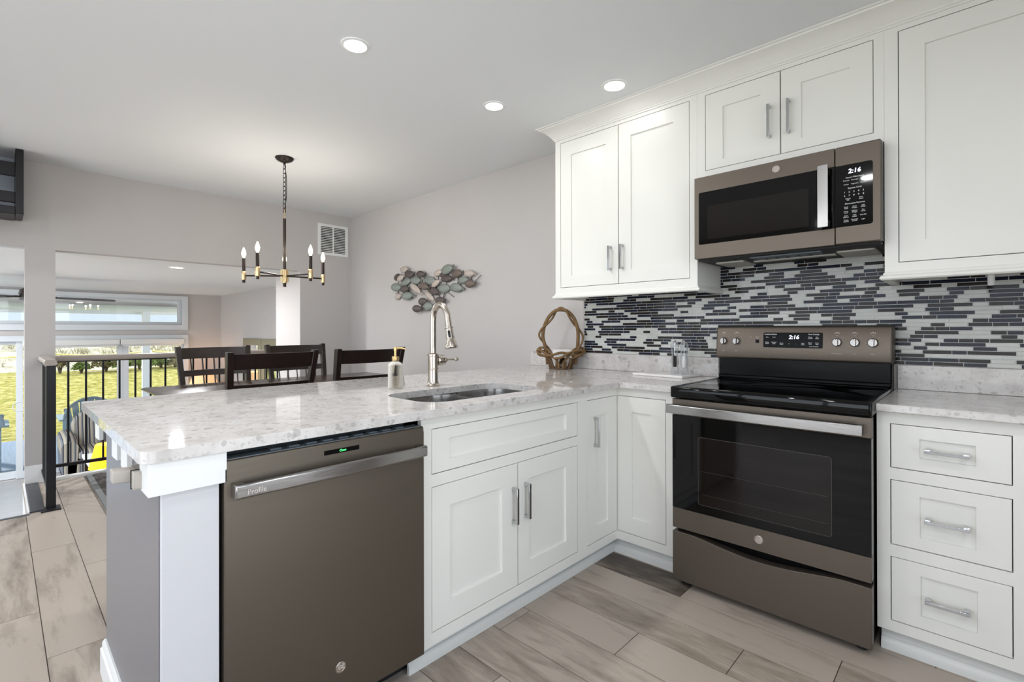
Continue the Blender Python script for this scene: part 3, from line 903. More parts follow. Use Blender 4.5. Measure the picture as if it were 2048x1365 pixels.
# backguard: black riser with a step, slate control panel on top
m = bx(0.357, 1.1285, 0.50, 0.585, 0.90, 1.05)
m.box(0.357, 1.1285, 0.485, 0.50, 0.9245, 0.945)
m.build('back_riser', 'blackmat', t, bevel=0.006)
pf = [(0.478, 1.034), (0.474, 1.045), (0.488, 1.195), (0.494, 1.204), (0.502, 1.207), (0.59, 1.207), (0.59, 1.034)]
m = MB().loft([[(x, y, z) for y, z in pf] for x in (0.346, 1.1335)])
panel = m.build('control_panel', 'slate', t, bevel=0.008, seg=3)
bx(0.350, 1.130, 0.505, 0.592, 1.2068, 1.211).build('panel_cap', 'blackmat', panel)
def PP(a, o, z):
    y = 0.474 + (z - 1.045) * (0.014 / 0.150)
    return (a, y - o, z)
def pslab(pts, o0, o1): return MB().prism(pts, lambda a, z, d: PP(a, d, z), o0, o1)
S = lambda x: 0.357 + (x - 0.374) * 1.0
pslab(rrect(0.592, 0.862, 1.098, 1.176, 0.006, 4), -0.001, 0.0012).build('display', 'displayglass', panel)
MB().text('2:16', 0.027, lambda x, y, d: PP(0.735 + x, 0.0014 + d, 1.1515 + y), shear=0.15, bold=0.0004).build('clock_digits', 'led', panel)
T = MB()
def pt(s, x, z, size): T.text(s, size, lambda a, b, d: PP(x + a, 0.0014 + d, z + b))
pt('Cooking Options', 0.627, 1.167, 0.0085); pt('Oven Settings', 0.823, 1.167, 0.0085)
for s, x, z in (('Bake', 0.611, 1.152), ('Broil', 0.643, 1.152), ('Warm\nSteam', 0.611, 1.122), ('Convect\nAuto', 0.643, 1.122), ('Clock\nTimer', 0.679, 1.118), ('+', 0.714, 1.118), ('-', 0.744, 1.118), ('Start\nHold', 0.776, 1.118), ('Timer\nOn/Off', 0.808, 1.150), ('Set\nClock', 0.838, 1.150), ('Delay\nTime', 0.808, 1.121), ('Oven\nLight', 0.838, 1.121), ('Lock Controls', 0.824, 1.106)):
    pt(s, x, z, 0.0068)
T.build('panel_print', 'print', panel)
def pt2(T, s, x, z, size): T.text(s, size, lambda a, b, d: PP(x + a, 0.0006 + d, z + b))
K = [(0.3885, 0.0185), (0.456, 0.0185), (0.921, 0.0195), (0.992, 0.0195), (1.0615, 0.0205)]
for (x, r), nm in zip(K, ('Front', 'Rear', 'Warming Zone', 'Rear', 'Front')):
    T = MB()
    pt2(T, nm, x, 1.0755, 0.007)
    pt2(T, 'Off', x, 1.161, 0.0062); pt2(T, 'Hi', x + 0.024, 1.152, 0.0055); pt2(T, 'Lo', x - 0.026, 1.128, 0.0055)
    for a, b, c_, d_ in ((-0.009, -0.004, 1.170, 1.1715), (0.004, 0.009, 1.170, 1.1715), (-0.009, -0.0075, 1.170, 1.178), (0.0075, 0.009, 1.170, 1.178), (-0.003, 0.003, 1.174, 1.178)):
        T.prism([(x + a, c_), (x + b, c_), (x + b, d_), (x + a, d_)], lambda a, z, d: PP(a, d, z), -0.0005, 0.0008)
    T.build('dial_print', 'print_dim', panel)
for nm, x in (('Oven\nOn', 0.528), ('Power\nSaver', 0.562)):
    T = MB(); pt2(T, nm, x, 1.150, 0.0058); T.build('switch_print', 'print_dim', panel)
pslab([(0.553, 1.121), (0.571, 1.121), (0.571, 1.138), (0.553, 1.138)], -0.0005, 0.0012).build('rocker_switch', 'blackmat', panel, bevel=0.0006)
for x, r in K:
    m = MB(); rings = []
    z0 = 1.13
    for rr, o in ((r, 0.0), (r, 0.004), (r * 1.02, 0.006), (r * 0.98, 0.013), (r * 0.85, 0.016), (0.0001, 0.016)):
        rings.append([PP(x + rr * math.cos(2 * PI * j / 28), o, z0 + rr * math.sin(2 * PI * j / 28)) for j in range(28)])
    m.loft(rings)
    w = r * 0.32
    rings = []
    for o, sc_ in ((0.014, 1.0), (0.026, 1.0), (0.029, 0.85)):
        rings.append([PP(x + a * sc_, o, z0 + b * sc_) for a, b in rrect(-w, w, -r * 0.98, r * 1.02, w * 0.4, 3)])
    m.loft(rings)
    ko = m.build('knob', 'knob', panel, smooth=40)
    MB().prism([(x - 0.0012, z0 + r * 0.55), (x + 0.0012, z0 + r * 0.55), (x + 0.0012, z0 + r * 1.0), (x - 0.0012, z0 + r * 1.0)], lambda a, z, d: PP(a, d, z), 0.0285, 0.0296).build('pointer', 'blackmat', ko)
# oven door
m = MB().prism([(RX0 + 0.004, 0.258), (RX1 - 0.002, 0.258), (RX1 - 0.002, 0.352), (RX0 + 0.004, 0.352)], XZ, RF, -0.047)
m.prism([(RX0 + 0.004, 0.79), (RX1 - 0.002, 0.79), (RX1 - 0.002, 0.866), (RX0 + 0.004, 0.866)], XZ, RF, -0.047)
m.box(RX0 + 0.004, RX1 - 0.002, -0.05, -0.046, 0.30, 0.82)
od = m.build('oven_door', 'slate', t, bevel=0.002)
gl = bx(RX0 + 0.004, RX1 - 0.002, RF + 0.001, -0.051, 0.353, 0.789).build('glass', 'blackglass', od)
m = MB().prism(rrect(0.483, 1.004, 0.392, 0.700, 0.012, 5), XZ, RF + 0.0002, RF + 0.0012)
wi = m.build('inner_window', 'window_oven', gl)
m = MB().prism(rrect(0.4825, 1.0045, 0.3915, 0.7005, 0.012, 5), XZ, RF + 0.0000, RF + 0.0011, holes=[rrect(0.4845, 1.0025, 0.3935, 0.6985, 0.011, 5)])
for zz in (0.44, 0.545):
    m.box(0.50, 0.99, RF + 0.0001, RF + 0.0008, zz, zz + 0.0012)
m.build('rack_lines', pm('rack_grey', '#3a3633', 0.3), gl)
m = MB(); rings = []
HY = -0.15
for i in range(13):
    u = i / 12
    x = 0.352 + u * (1.107 - 0.352)
    b = HY + 0.004 * (2 * u - 1) ** 2
    zc = 0.8225; hh = 0.0225
    rings.append([(x, b + 0.010, zc - hh), (x, b, zc - hh + 0.003), (x, b, zc + hh - 0.003), (x, b + 0.010, zc + hh)])
m.loft(rings)
for a, b in ((0.357, 0.385), (1.08, 1.106)): m.box(a, b, HY + 0.008, RF + 0.002, 0.803, 0.842)
lookout(m.build('handle', 'steelbar', od, bevel=0.002), 'bright flat bar handle')
badge(lambda a, o, z: (a, RF - o, z), 0.742, 0.306, 0.0175, od)
# bottom drawer with a scooped upper edge
top = [(RX1 - 0.002, 0.238)] + [(RX1 - 0.002 - (RX1 - RX0 - 0.006) * i / 24, 0.240 - 0.030 * max(0.0, math.sin((i / 24 - 0.12) / 0.76 * PI) if 0.12 < i / 24 < 0.88 else 0) ** 1.3) for i in range(1, 24)] + [(RX0 + 0.004, 0.240)]
m = MB().prism([(RX0 + 0.004, 0.013), (RX1 - 0.002, 0.013)] + top, XZ, RF, -0.047)
m.build('storage_drawer', 'slate', t, bevel=0.0015)
for x in (0.40, 1.09):
    for y in (-0.03, 0.5):
        MB().lathe((x, y, 0), [(0.02, FLOOR), (0.024, FLOOR + 0.004), (0.024, FLOOR + 0.02), (0.014, FLOOR + 0.022), (0.014, 0.013)], 20).build('foot', 'rubber', t)

# --- over-the-range microwave
t = thing('microwave', 'slate over-the-range microwave above the cooktop', 'microwave', (0.74, 0.4, 1.552))
MX0, MX1, MF, MZ0, MZ1 = 0.3475, 1.126, 0.19, 1.557, 1.976
bx(MX0 + 0.003, MX1 + 0.001, MF + 0.03, 0.597, MZ0 + 0.004, MZ1 + 0.0).build('case', 'blackmat', t)
dr = MB().prism([(MX0, MZ0), (0.9655, MZ0), (0.9655, MZ1), (MX0, MZ1)], XZ, MF, MF + 0.032).build('door', 'slate', t, bevel=0.002)
g = MB().prism(arc(0.371 + 0.008, 1.629 + 0.008, 0.008, 180, 270, 4) + [(0.9653, 1.629), (0.9653, 1.896)] + arc(0.371 + 0.008, 1.896 - 0.008, 0.008, 90, 180, 4), XZ, MF - 0.0012, MF + 0.002)
g = g.build('glass', 'blackglass', dr)
MB().prism(rrect(0.415, 0.868, 1.652, 1.822, 0.006, 4), XZ, MF - 0.0018, MF - 0.001).build('viewing_window', 'window_oven', g)
m = MB().prism(rrect(0.9105, 0.949, 1.633, 1.9, 0.004, 3), XZ, MF - 0.047, MF - 0.035)
for z0 in (1.64, 1.865): m.box(0.914, 0.945, MF - 0.037, MF + 0.001, z0, z0 + 0.028)
lookout(m.build('handle', 'steelbar', dr, bevel=0.003), 'bright vertical bar handle')
badge(lambda a, o, z: (a, MF - o, z), 0.735, 1.939, 0.0165, dr)
cp = MB().prism([(0.968, MZ0), (MX1, MZ0), (MX1, MZ1), (0.968, MZ1)], XZ, MF, MF + 0.032).build('control_column', 'slate', t, bevel=0.004)
kp = MB().prism([(0.9682, 1.631)] + arc(1.100 - 0.01, 1.631 + 0.01, 0.01, -90, 0, 4) + arc(1.100 - 0.01, 1.894 - 0.01, 0.01, 0, 90, 4) + [(0.9682, 1.894)], XZ, MF - 0.0012, MF + 0.002).build('keypad', 'blackglass', cp)
MB().text('2:16', 0.026, lambda x, y, d: (1.037 + x, MF - 0.0014 - d, 1.8635 + y), shear=0.1, bold=0.0004).build('clock_digits', 'led', kp)
T = MB()
def mt(s, x, z, size): T.text(s, size, lambda a, b, d: (x + a, MF - 0.0014 - d, z + b))
mt('Sensor Microwave', 1.038, 1.838, 0.0085)
for s, x, z in (('Popcorn', 1.008, 1.826), ('Beverage', 1.038, 1.826), ('Reheat', 1.068, 1.826), ('Potato', 1.008, 1.809), ('Vegetable', 1.038, 1.809), ('Chicken', 1.068, 1.809)): mt(s, x, z, 0.0065)
mt('Express Cook', 1.038, 1.792, 0.0085)
for i, s in enumerate('12345'): mt(s, 1.002 + 0.0165 * i, 1.776, 0.0095)
for i, s in enumerate('67890'): mt(s, 1.002 + 0.0165 * i, 1.761, 0.0095)
mt('Cancel\nOff', 1.014, 1.745, 0.0065); mt('Start\nPause', 1.060, 1.745, 0.0065)
mt('Microwave Features', 1.038, 1.727, 0.0085)
rows = (('Cook\nTime', 'Cook\nWeight', 'Add\n30 Sec'), ('Power\nLevel', 'Defrost\nWeight', 'Set\nClock'), ('Auto\nDefrost', 'Melt\nSoften', 'Vent Fan'), ('Timer\nOn/Off', 'Turntable\nOn/Off', 'Light'))
for j, row in enumerate(rows):
    for i, s in enumerate(row): mt(s, 1.007 + 0.030 * i, 1.710 - 0.0185 * j, 0.0063)
T.build('key_print', 'print', kp)
# underside: vent pan, grease filters, lamp covers
ub = bx(MX0 + 0.006, MX1 - 0.002, MF + 0.034, 0.595, 1.548, 1.5608).build('base_pan', 'rubber', t, bevel=0.003)
for a, b in ((0.40, 0.545), (0.945, 1.09)):
    MB().prism(rrect(a, b, 0.33, 0.53, 0.01, 3), XY, 1.541, 1.5481).build('grease_filter', 'filter', ub)
m = bx(0.60, 0.90, 0.25, 0.30, 1.5425, 1.5481)
for k in range(6): m.box(0.61 + k * 0.048, 0.645 + k * 0.048, 0.32, 0.36, 1.543, 1.5481)
m.build('vent_slots', 'grey_plastic', ub)
bx(0.57, 0.93, 0.40, 0.44, 1.542, 1.5481).build('lamp_cover', 'filter', ub)

# ================================================================== SINK, FAUCET, COUNTER THINGS
t = thing('sink', 'stainless steel double-bowl undermount sink in the peninsula counter', 'sink', (-0.27, -0.83, 0.7))
def bowl(x0, x1, y0, y1, depth, zt=0.8843):
    m = MB(); rings = []
    for (g, z, r) in ((-0.012, zt, 0.09), (-0.012, zt - 0.002, 0.09), (0.0, zt - 0.002, 0.085), (0.003, zt - 0.02, 0.08), (0.012, zt - depth * 0.85, 0.07), (0.03, zt - depth * 0.97, 0.06), (0.07, zt - depth, 0.05)):
        rings.append([(a, b, z) for a, b in rrect(x0 + g, x1 - g, y0 + g, y1 - g, r, 6)])
    m.loft(rings, c0=False)
    return m
o = bowl(-0.462, -0.075, -1.185, -0.822, 0.19).build('basin', 'steel', t, recalc=False)
MB().lathe((-0.27, -1.0, 0), [(0.045, 0.6955), (0.045, 0.6975), (0.038, 0.6985), (0.03, 0.6965), (0.001, 0.6965)], 24).build('drain', 'chrome', o)
o = bowl(-0.462, -0.075, -0.79, -0.475, 0.21).build('basin', 'steel', t, recalc=False)
MB().lathe((-0.27, -0.63, 0), [(0.045, 0.6755), (0.045, 0.6775), (0.038, 0.6785), (0.03, 0.6765), (0.001, 0.6765)], 24).build('drain', 'chrome', o)
bx(-0.455, -0.082, -0.8225, -0.7895, 0.868, 0.8825).build('divider', 'steel', t, bevel=0.006)

t = thing('faucet', 'brushed nickel pull-down faucet with side lever behind the sink', 'faucet', (-0.56, -0.806, 0.9142))
FX, FY = -0.56, -0.806
MB().lathe((FX, FY, 0), [(0.0, 0.9142), (0.033, 0.9142), (0.034, 0.918), (0.031, 0.922), (0.028, 0.926), (0.0265, 0.932), (0.0245, 0.938), (0.0245, 0.995), (0.027, 0.997), (0.027, 1.002), (0.0245, 1.004), (0.0245, 1.062), (0.027, 1.064), (0.027, 1.072), (0.022, 1.075), (0.0155, 1.078), (0.0, 1.078)]).build('body', 'nickel', t)
pts = [(FX, FY, 1.07), (FX, FY, 1.15), (FX, FY, 1.235)]
R = 0.058
for i in range(1, 13):
    a = PI - PI * 0.95 * i / 12
    pts.append((FX + R + R * math.cos(a), FY, 1.245 + R * 1.22 * math.sin(a)))
e = Vector(pts[-1]); dv = (e - Vector(pts[-2])).normalized()
pts.append(tuple(e + Vector((0.2, 0, -1)).normalized() * 0.05))
MB().tube(pts, 0.0158, 16).build('neck', 'nickel', t, smooth=60)
e = Vector(pts[-1]); dv = Vector((0.2, 0, -1)).normalized()
prof = [(0.019, 0.0), (0.0215, 0.002), (0.0215, 0.007), (0.0185, 0.009), (0.0195, 0.04), (0.0215, 0.055), (0.021, 0.058), (0.023, 0.062), (0.030, 0.095), (0.0305, 0.102), (0.028, 0.105), (0.001, 0.105)]
u = Vector((0, 1, 0)); w = dv.cross(u)
sp = MB().loft([[e + dv * h + (u * math.cos(2 * PI * j / 24) + w * math.sin(2 * PI * j / 24)) * r for j in range(24)] for r, h in prof])
sp = sp.build('spray_head', 'nickel', t, smooth=40)
q = e + dv * 0.036
m = MB()
m.loft([[q + (Vector((0.72, -0.69, 0)) * o_) + Vector((0.69, 0.72, 0)) * a + dv * b for a, b in rrect(-0.006, 0.006, -0.02, 0.016, 0.005, 4)] for o_ in (0.012, 0.0228)])
m.build('spray_button', 'rubber', sp)
hy = FY
MB().lathe((FX, hy, 1.040), [(0.0, 0.02), (0.020, 0.022), (0.0255, 0.026), (0.027, 0.03), (0.027, 0.056), (0.0235, 0.060), (0.025, 0.064), (0.025, 0.068), (0.016, 0.075), (0.009, 0.078), (0.008, 0.088), (0.0085, 0.09), (0.006, 0.095), (0.006, 0.135), (0.0075, 0.138), (0.0105, 0.144), (0.012, 0.151), (0.0105, 0.159), (0.005, 0.163), (0.0, 0.164)], 20, axis='y').build('lever', 'nickel', t)

t = thing('soap_dispenser', 'ribbed clear glass soap bottle with a brass pump beside the faucet', 'soap dispenser', (-0.600, -0.998, 0.9142))
prof = [(0.0, 0.9142), (0.030, 0.9142), (0.0338, 0.917)]
for i in range(30):
    z = 0.922 + i * 0.0035
    prof.append((0.0345 + 0.0011 * (i % 2), z))
prof += [(0.033, 1.028), (0.027, 1.037), (0.017, 1.042), (0.0135, 1.044), (0.0135, 1.046)]
inner = [(max(r - 0.003, 0.001), z) for r, z in prof[3:]]
b = MB().lathe((-0.600, -0.998, 0), prof + [(0.0105, 1.046)] + [(r - 0.0034, z) for r, z in reversed(prof[3:-1])] + [(0.001, 0.921)], 32)
b.build('bottle', 'ribglass', t, smooth=60)
p = MB().lathe((-0.600, -0.998, 0), [(0.0, 1.0462), (0.0165, 1.0462), (0.017, 1.048), (0.017, 1.064), (0.0145, 1.067), (0.006, 1.068), (0.006, 1.093), (0.008, 1.0935), (0.0085, 1.110), (0.006, 1.113), (0.0, 1.113)], 24).build('pump', 'brass', t)
MB().tube([(-0.600, -0.998, 1.105), (-0.578, -0.980, 1.1065), (-0.566, -0.969, 1.104), (-0.562, -0.966, 1.099)], [0.0055, 0.0045, 0.004, 0.0035], 10).build('spout', 'brass', p)

# --- twisted willow basket with a stack of napkins
def willow():
    cx, cy, z0 = -0.743, 0.463, 0.9142
    L = Vector((0.79, 0.61, 0)); D = Vector((-0.61, 0.79, 0))
    r = random.Random(4)
    t = thing('willow_basket', 'twisted willow basket with a tall looped handle on the counter', 'basket', (cx, cy, z0))
    def at(a, d, z): return Vector((cx, cy, z0 + z)) + L * a + D * d
    def spline(pts, n=8, closed=False):
        out = []; k = len(pts)
        rng = range(k if closed else k - 1)
        for i in rng:
            g = lambda j: Vector(pts[j % k]) if closed else Vector(pts[min(max(j, 0), k - 1)])
            p0, p1, p2, p3 = g(i - 1), g(i), g(i + 1), g(i + 2)
            for q in range(n):
                u = q / n
                out.append(0.5 * ((2 * p1) + (-p0 + p2) * u + (2 * p0 - 5 * p1 + 4 * p2 - p3) * u * u + (-p0 + 3 * p1 - 3 * p2 + p3) * u ** 3))
        if not closed: out.append(Vector(pts[-1]))
        return out
    base = MB()
    base.lathe((cx, cy, z0), [(0.001, 0.0), (0.078, 0.0), (0.082, 0.004), (0.08, 0.012), (0.001, 0.012)], 24)
    base.build('base', 'bark', t)
    m = MB()
    for k in range(22):
        a = 2 * PI * k / 22 + r.uniform(-0.05, 0.05)
        lean = r.uniform(-0.25, 0.25)
        h = r.uniform(0.055, 0.08)
        p = [at(0.078 * math.cos(a), 0.078 * math.sin(a), 0.002), at(0.083 * math.cos(a + lean * 0.5), 0.08 * math.sin(a + lean * 0.5), h * 0.5), at(0.09 * math.cos(a + lean), 0.082 * math.sin(a + lean), h)]
        m.tube(spline(p, 4), r.uniform(0.006, 0.0095), 8)
    m.build('stakes', 'bark', t, smooth=70)
    m = MB()
    # woven rim: two wavy loops, pulled out into a lobe at either side
    for ph in (0.0, 2.2):
        pts = []
        for k in range(20):
            a = 2 * PI * k / 20
            lobe = abs(math.cos(a)) ** 3
            pts.append(at((0.095 + 0.068 * lobe) * math.cos(a), (0.075 + 0.012 * math.sin(3 * a + ph)) * math.sin(a), 0.098 + 0.02 * math.sin(2.5 * a + ph) + 0.022 * lobe))
        m.tube(spline(pts, 5, True), 0.0085, 8, closed=True)
    for s in (-1, 1):
        pts = [at(s * 0.075, -0.04, 0.075), at(s * 0.125, -0.055, 0.098), at(s * 0.160, -0.03, 0.112), at(s * 0.168, 0.01, 0.13), at(s * 0.145, 0.02, 0.15), at(s * 0.10, -0.01, 0.14), at(s * 0.06, -0.05, 0.10), at(s * 0.02, -0.075, 0.05), at(s * 0.015, -0.08, 0.01)]
        m.tube(spline(pts, 6), 0.0085, 8)
    m.build('woven_rim', 'wicker', t, smooth=70)
    m = MB()
    main = [at(-0.095, 0, 0.03), at(-0.10, 0, 0.10), at(-0.115, 0, 0.17), at(-0.128, 0, 0.23), at(-0.118, 0, 0.30), at(-0.085, 0, 0.37), at(-0.04, 0, 0.412), at(0.0, 0, 0.42), at(0.045, 0, 0.41), at(0.09, 0, 0.365), at(0.118, 0, 0.29), at(0.122, 0, 0.21), at(0.115, 0, 0.13), at(0.10, 0, 0.03)]
    m.tube(spline(main, 6), 0.0125, 10)
    tw = [at(-0.085, -0.015, 0.05), at(-0.08, 0.018, 0.13), at(-0.115, 0.018, 0.175), at(-0.155, 0, 0.235), at(-0.135, -0.018, 0.285), at(-0.10, -0.018, 0.315), at(-0.06, 0.0, 0.36), at(-0.03, 0.018, 0.415), at(0.0, 0.018, 0.437), at(0.035, -0.016, 0.415), at(0.065, -0.018, 0.36), at(0.095, 0.0, 0.315), at(0.125, 0.018, 0.285), at(0.155, 0.01, 0.235), at(0.148, -0.012, 0.185), at(0.115, -0.018, 0.135), at(0.085, -0.03, 0.09)]
    m.tube(spline(tw, 6), 0.0075, 8)
    m.build('handle', 'wicker', t, smooth=70)
    n = MB()
    rr = random.Random(2)
    for k in range(7):
        a = 0.2 + rr.uniform(-0.03, 0.03)
        c_, s_ = math.cos(a), math.sin(a)
        zz = 0.082 + k * 0.0078
        h = 0.072
        pts = [(-h, -h), (h, -h), (h, h), (-h, h)]
        n.prism(pts, lambda p, q, d: tuple(at(0.9 * (p * c_ - q * s_), 0.9 * (p * s_ + q * c_), d)), zz, zz + 0.0068)
    o = n.build('paper_napkins', 'paper', bevel=0.002)
    tag(o, 'stack of white paper napkins lying in the willow basket', 'napkins')
willow()

# --- marble tray with two clear mills
o = MB()
ta = [(0.2, 0.362), (0.222, 0.565), (-0.10, 0.585), (-0.128, 0.385)]
o = MB().prism(ta, XY, 0.9142, 0.9285).build('serving_tray', 'marble', bevel=0.004, seg=3)
tag(o, 'white marble serving board under the salt and pepper mills', 'tray')
def mill(x, y, fill, txt):
    t = thing('spice_mill', txt, 'mill', (x, y, 0.929), 'clear mills on the marble board')
    k = 0.93
    prof = [(0.0, 0.0), (0.024, 0.0), (0.0245, 0.003), (0.0235, 0.03), (0.0225, 0.034), (0.0185, 0.04), (0.0245, 0.07), (0.024, 0.085), (0.0165, 0.112), (0.0165, 0.118), (0.021, 0.123), (0.017, 0.14), (0.023, 0.158), (0.023, 0.175), (0.015, 0.187), (0.006, 0.19)]
    MB().lathe((x, y, 0.929), [(r, z) for r, z in prof], 28).build('clear_body', 'clear', t, smooth=50)
    MB().lathe((x, y, 0.929), [(0.0, 0.042), (0.0115, 0.042), (0.0125, 0.07), (0.0115, 0.108), (0.0, 0.108)], 20).build('filling', fill, t)
    MB().cyl((x, y, 1.035), (x, y, 1.122), 0.0025, n=8).build('spindle', 'chrome', t)
    MB().lathe((x, y, 0), [(0.0, 1.1185), (0.006, 1.119), (0.008, 1.123), (0.007, 1.128), (0.003, 1.131), (0.0, 1.1312)], 16).build('cap', 'chrome', t)
mill(0.107, 0.468, 'pepper', 'clear pepper mill filled with dark peppercorns on the marble board')
mill(0.168, 0.462, 'salt', 'clear salt mill with pale salt beside the pepper mill')

# --- power strip and bracket tabs at the peninsula end
t = thing('power_strip', 'angled taupe power outlet strip on the grey peninsula end', 'power strip', (-0.12, -2.075, 0.83))
bx(-0.072, -0.047, -2.082, -2.0406, 0.811, 0.853).build('end_cap', 'strip', t, bevel=0.0015)
bx(-0.0465, -0.0455, -2.079, -2.043, 0.814, 0.85).build('cover_plate', 'strip', t, bevel=0.0004)
bx(-0.16, -0.075, -2.074, -2.0406, 0.818, 0.848).build('strip_body', 'strip', t, bevel=0.003)
rings = [[(-0.118 + a, y, z + 0.004 * k) for a, z in rrect(-0.016, 0.030, 0.820, 0.850, 0.004, 3)] for k, y in ((0, -2.07), (1, -2.115))]
MB().loft(rings).build('plug_end', 'strip', t, bevel=0.001)
bx(-0.0735, -0.071, -2.084, -2.04, 0.809, 0.855).build('seam', 'rubber', t)
for x, z0, z1, y, txt in ((-1.0, 0.79, 0.884, -2.045, 'white tab hanging from the counter edge farthest back, by the yellow lamp'), (-0.60, 0.79, 0.884, -2.046, 'white tab under the counter edge in the middle of the peninsula end'), (-0.43, 0.79, 0.884, -2.046, 'white tab under the counter edge nearest the power strip')):
    o = MB().prism([(x, z0), (x + 0.1, z0 + 0.004), (x + 0.1, z1), (x, z1)], XZ, y - 0.008, y + 0.0055).build('bracket_tab', 'white', bevel=0.001)
    tag(o, txt, 'bracket', 'white tabs under the counter end')

# ================================================================== CEILING LAMPS
def downlight(x, y, z, r, txt, watts, cat='ceiling light', col=(0.97, 0.98, 1.0)):
    t = thing('recessed_light', txt, cat, (x, y, z), 'recessed ceiling lights')
    MB().lathe((x, y, z), [(r * 0.86, -0.001), (r * 0.90, -0.006), (r * 1.12, -0.004), (r * 1.14, -0.0005)], 36, cap=False).build('trim_ring', 'white', t)
    MB().lathe((x, y, z), [(0.0001, -0.0022), (r * 0.88, -0.0022), (r * 0.88, -0.0005), (0.0001, -0.0005)], 36).build('lens', 'lens', t)
    ld = bpy.data.lights.new('lamp', 'AREA')
    ld.shape = 'DISK'; ld.size = r * 1.7; ld.energy = watts; ld.color = col
    lo = bpy.data.objects.new('lamp', ld)
    C.objects.link(lo)
    lo.parent = t
    lo.location = (0, 0, -0.008)
for x, y, r, txt in ((-0.706, -1.145, 0.058, 'recessed ceiling light nearest the camera, at the top of the photo'),
                     (-0.682, -0.257, 0.058, 'recessed ceiling light between the chandelier and the wall cabinets'),
                     (-0.029, 0.03, 0.062, 'recessed ceiling light close to the crown moulding of the cabinets')):
    downlight(x, y, CEIL, r, txt, LIGHT_KITCHEN * (0.08 if y > 0 else 0.28 if y > -0.5 else 1.0))
for x, y in ((-0.70, -2.1), (0.72, -2.6), (2.0, -1.25), (2.0, -2.6), (-2.0, -3.0), (0.72, -4.1), (2.0, -4.1), (0.0, -4.5), (-3.3, -3.3), (-2.0, -4.2)):  # unseen lamps added to fill the kitchen with even light
    downlight(x, y, CEIL, 0.06, 'added unseen recessed ceiling light behind the camera', LIGHT_KITCHEN)
downlight(-4.62, -1.03, 1.85, 0.065, 'recessed light in the lower living room ceiling seen through the opening', LIGHT_LIVING)
for x, y in ((-5.2, -3.5), (-6.6, -3.7), (-8.0, -3.5), (-5.6, -4.9), (-7.6, -4.9)):  # extra out-of-view lamps added to brighten the living room ceiling
    downlight(x, y, 1.85, 0.065, 'added unseen recessed living room light left of the stair doorway', LIGHT_LIVING)

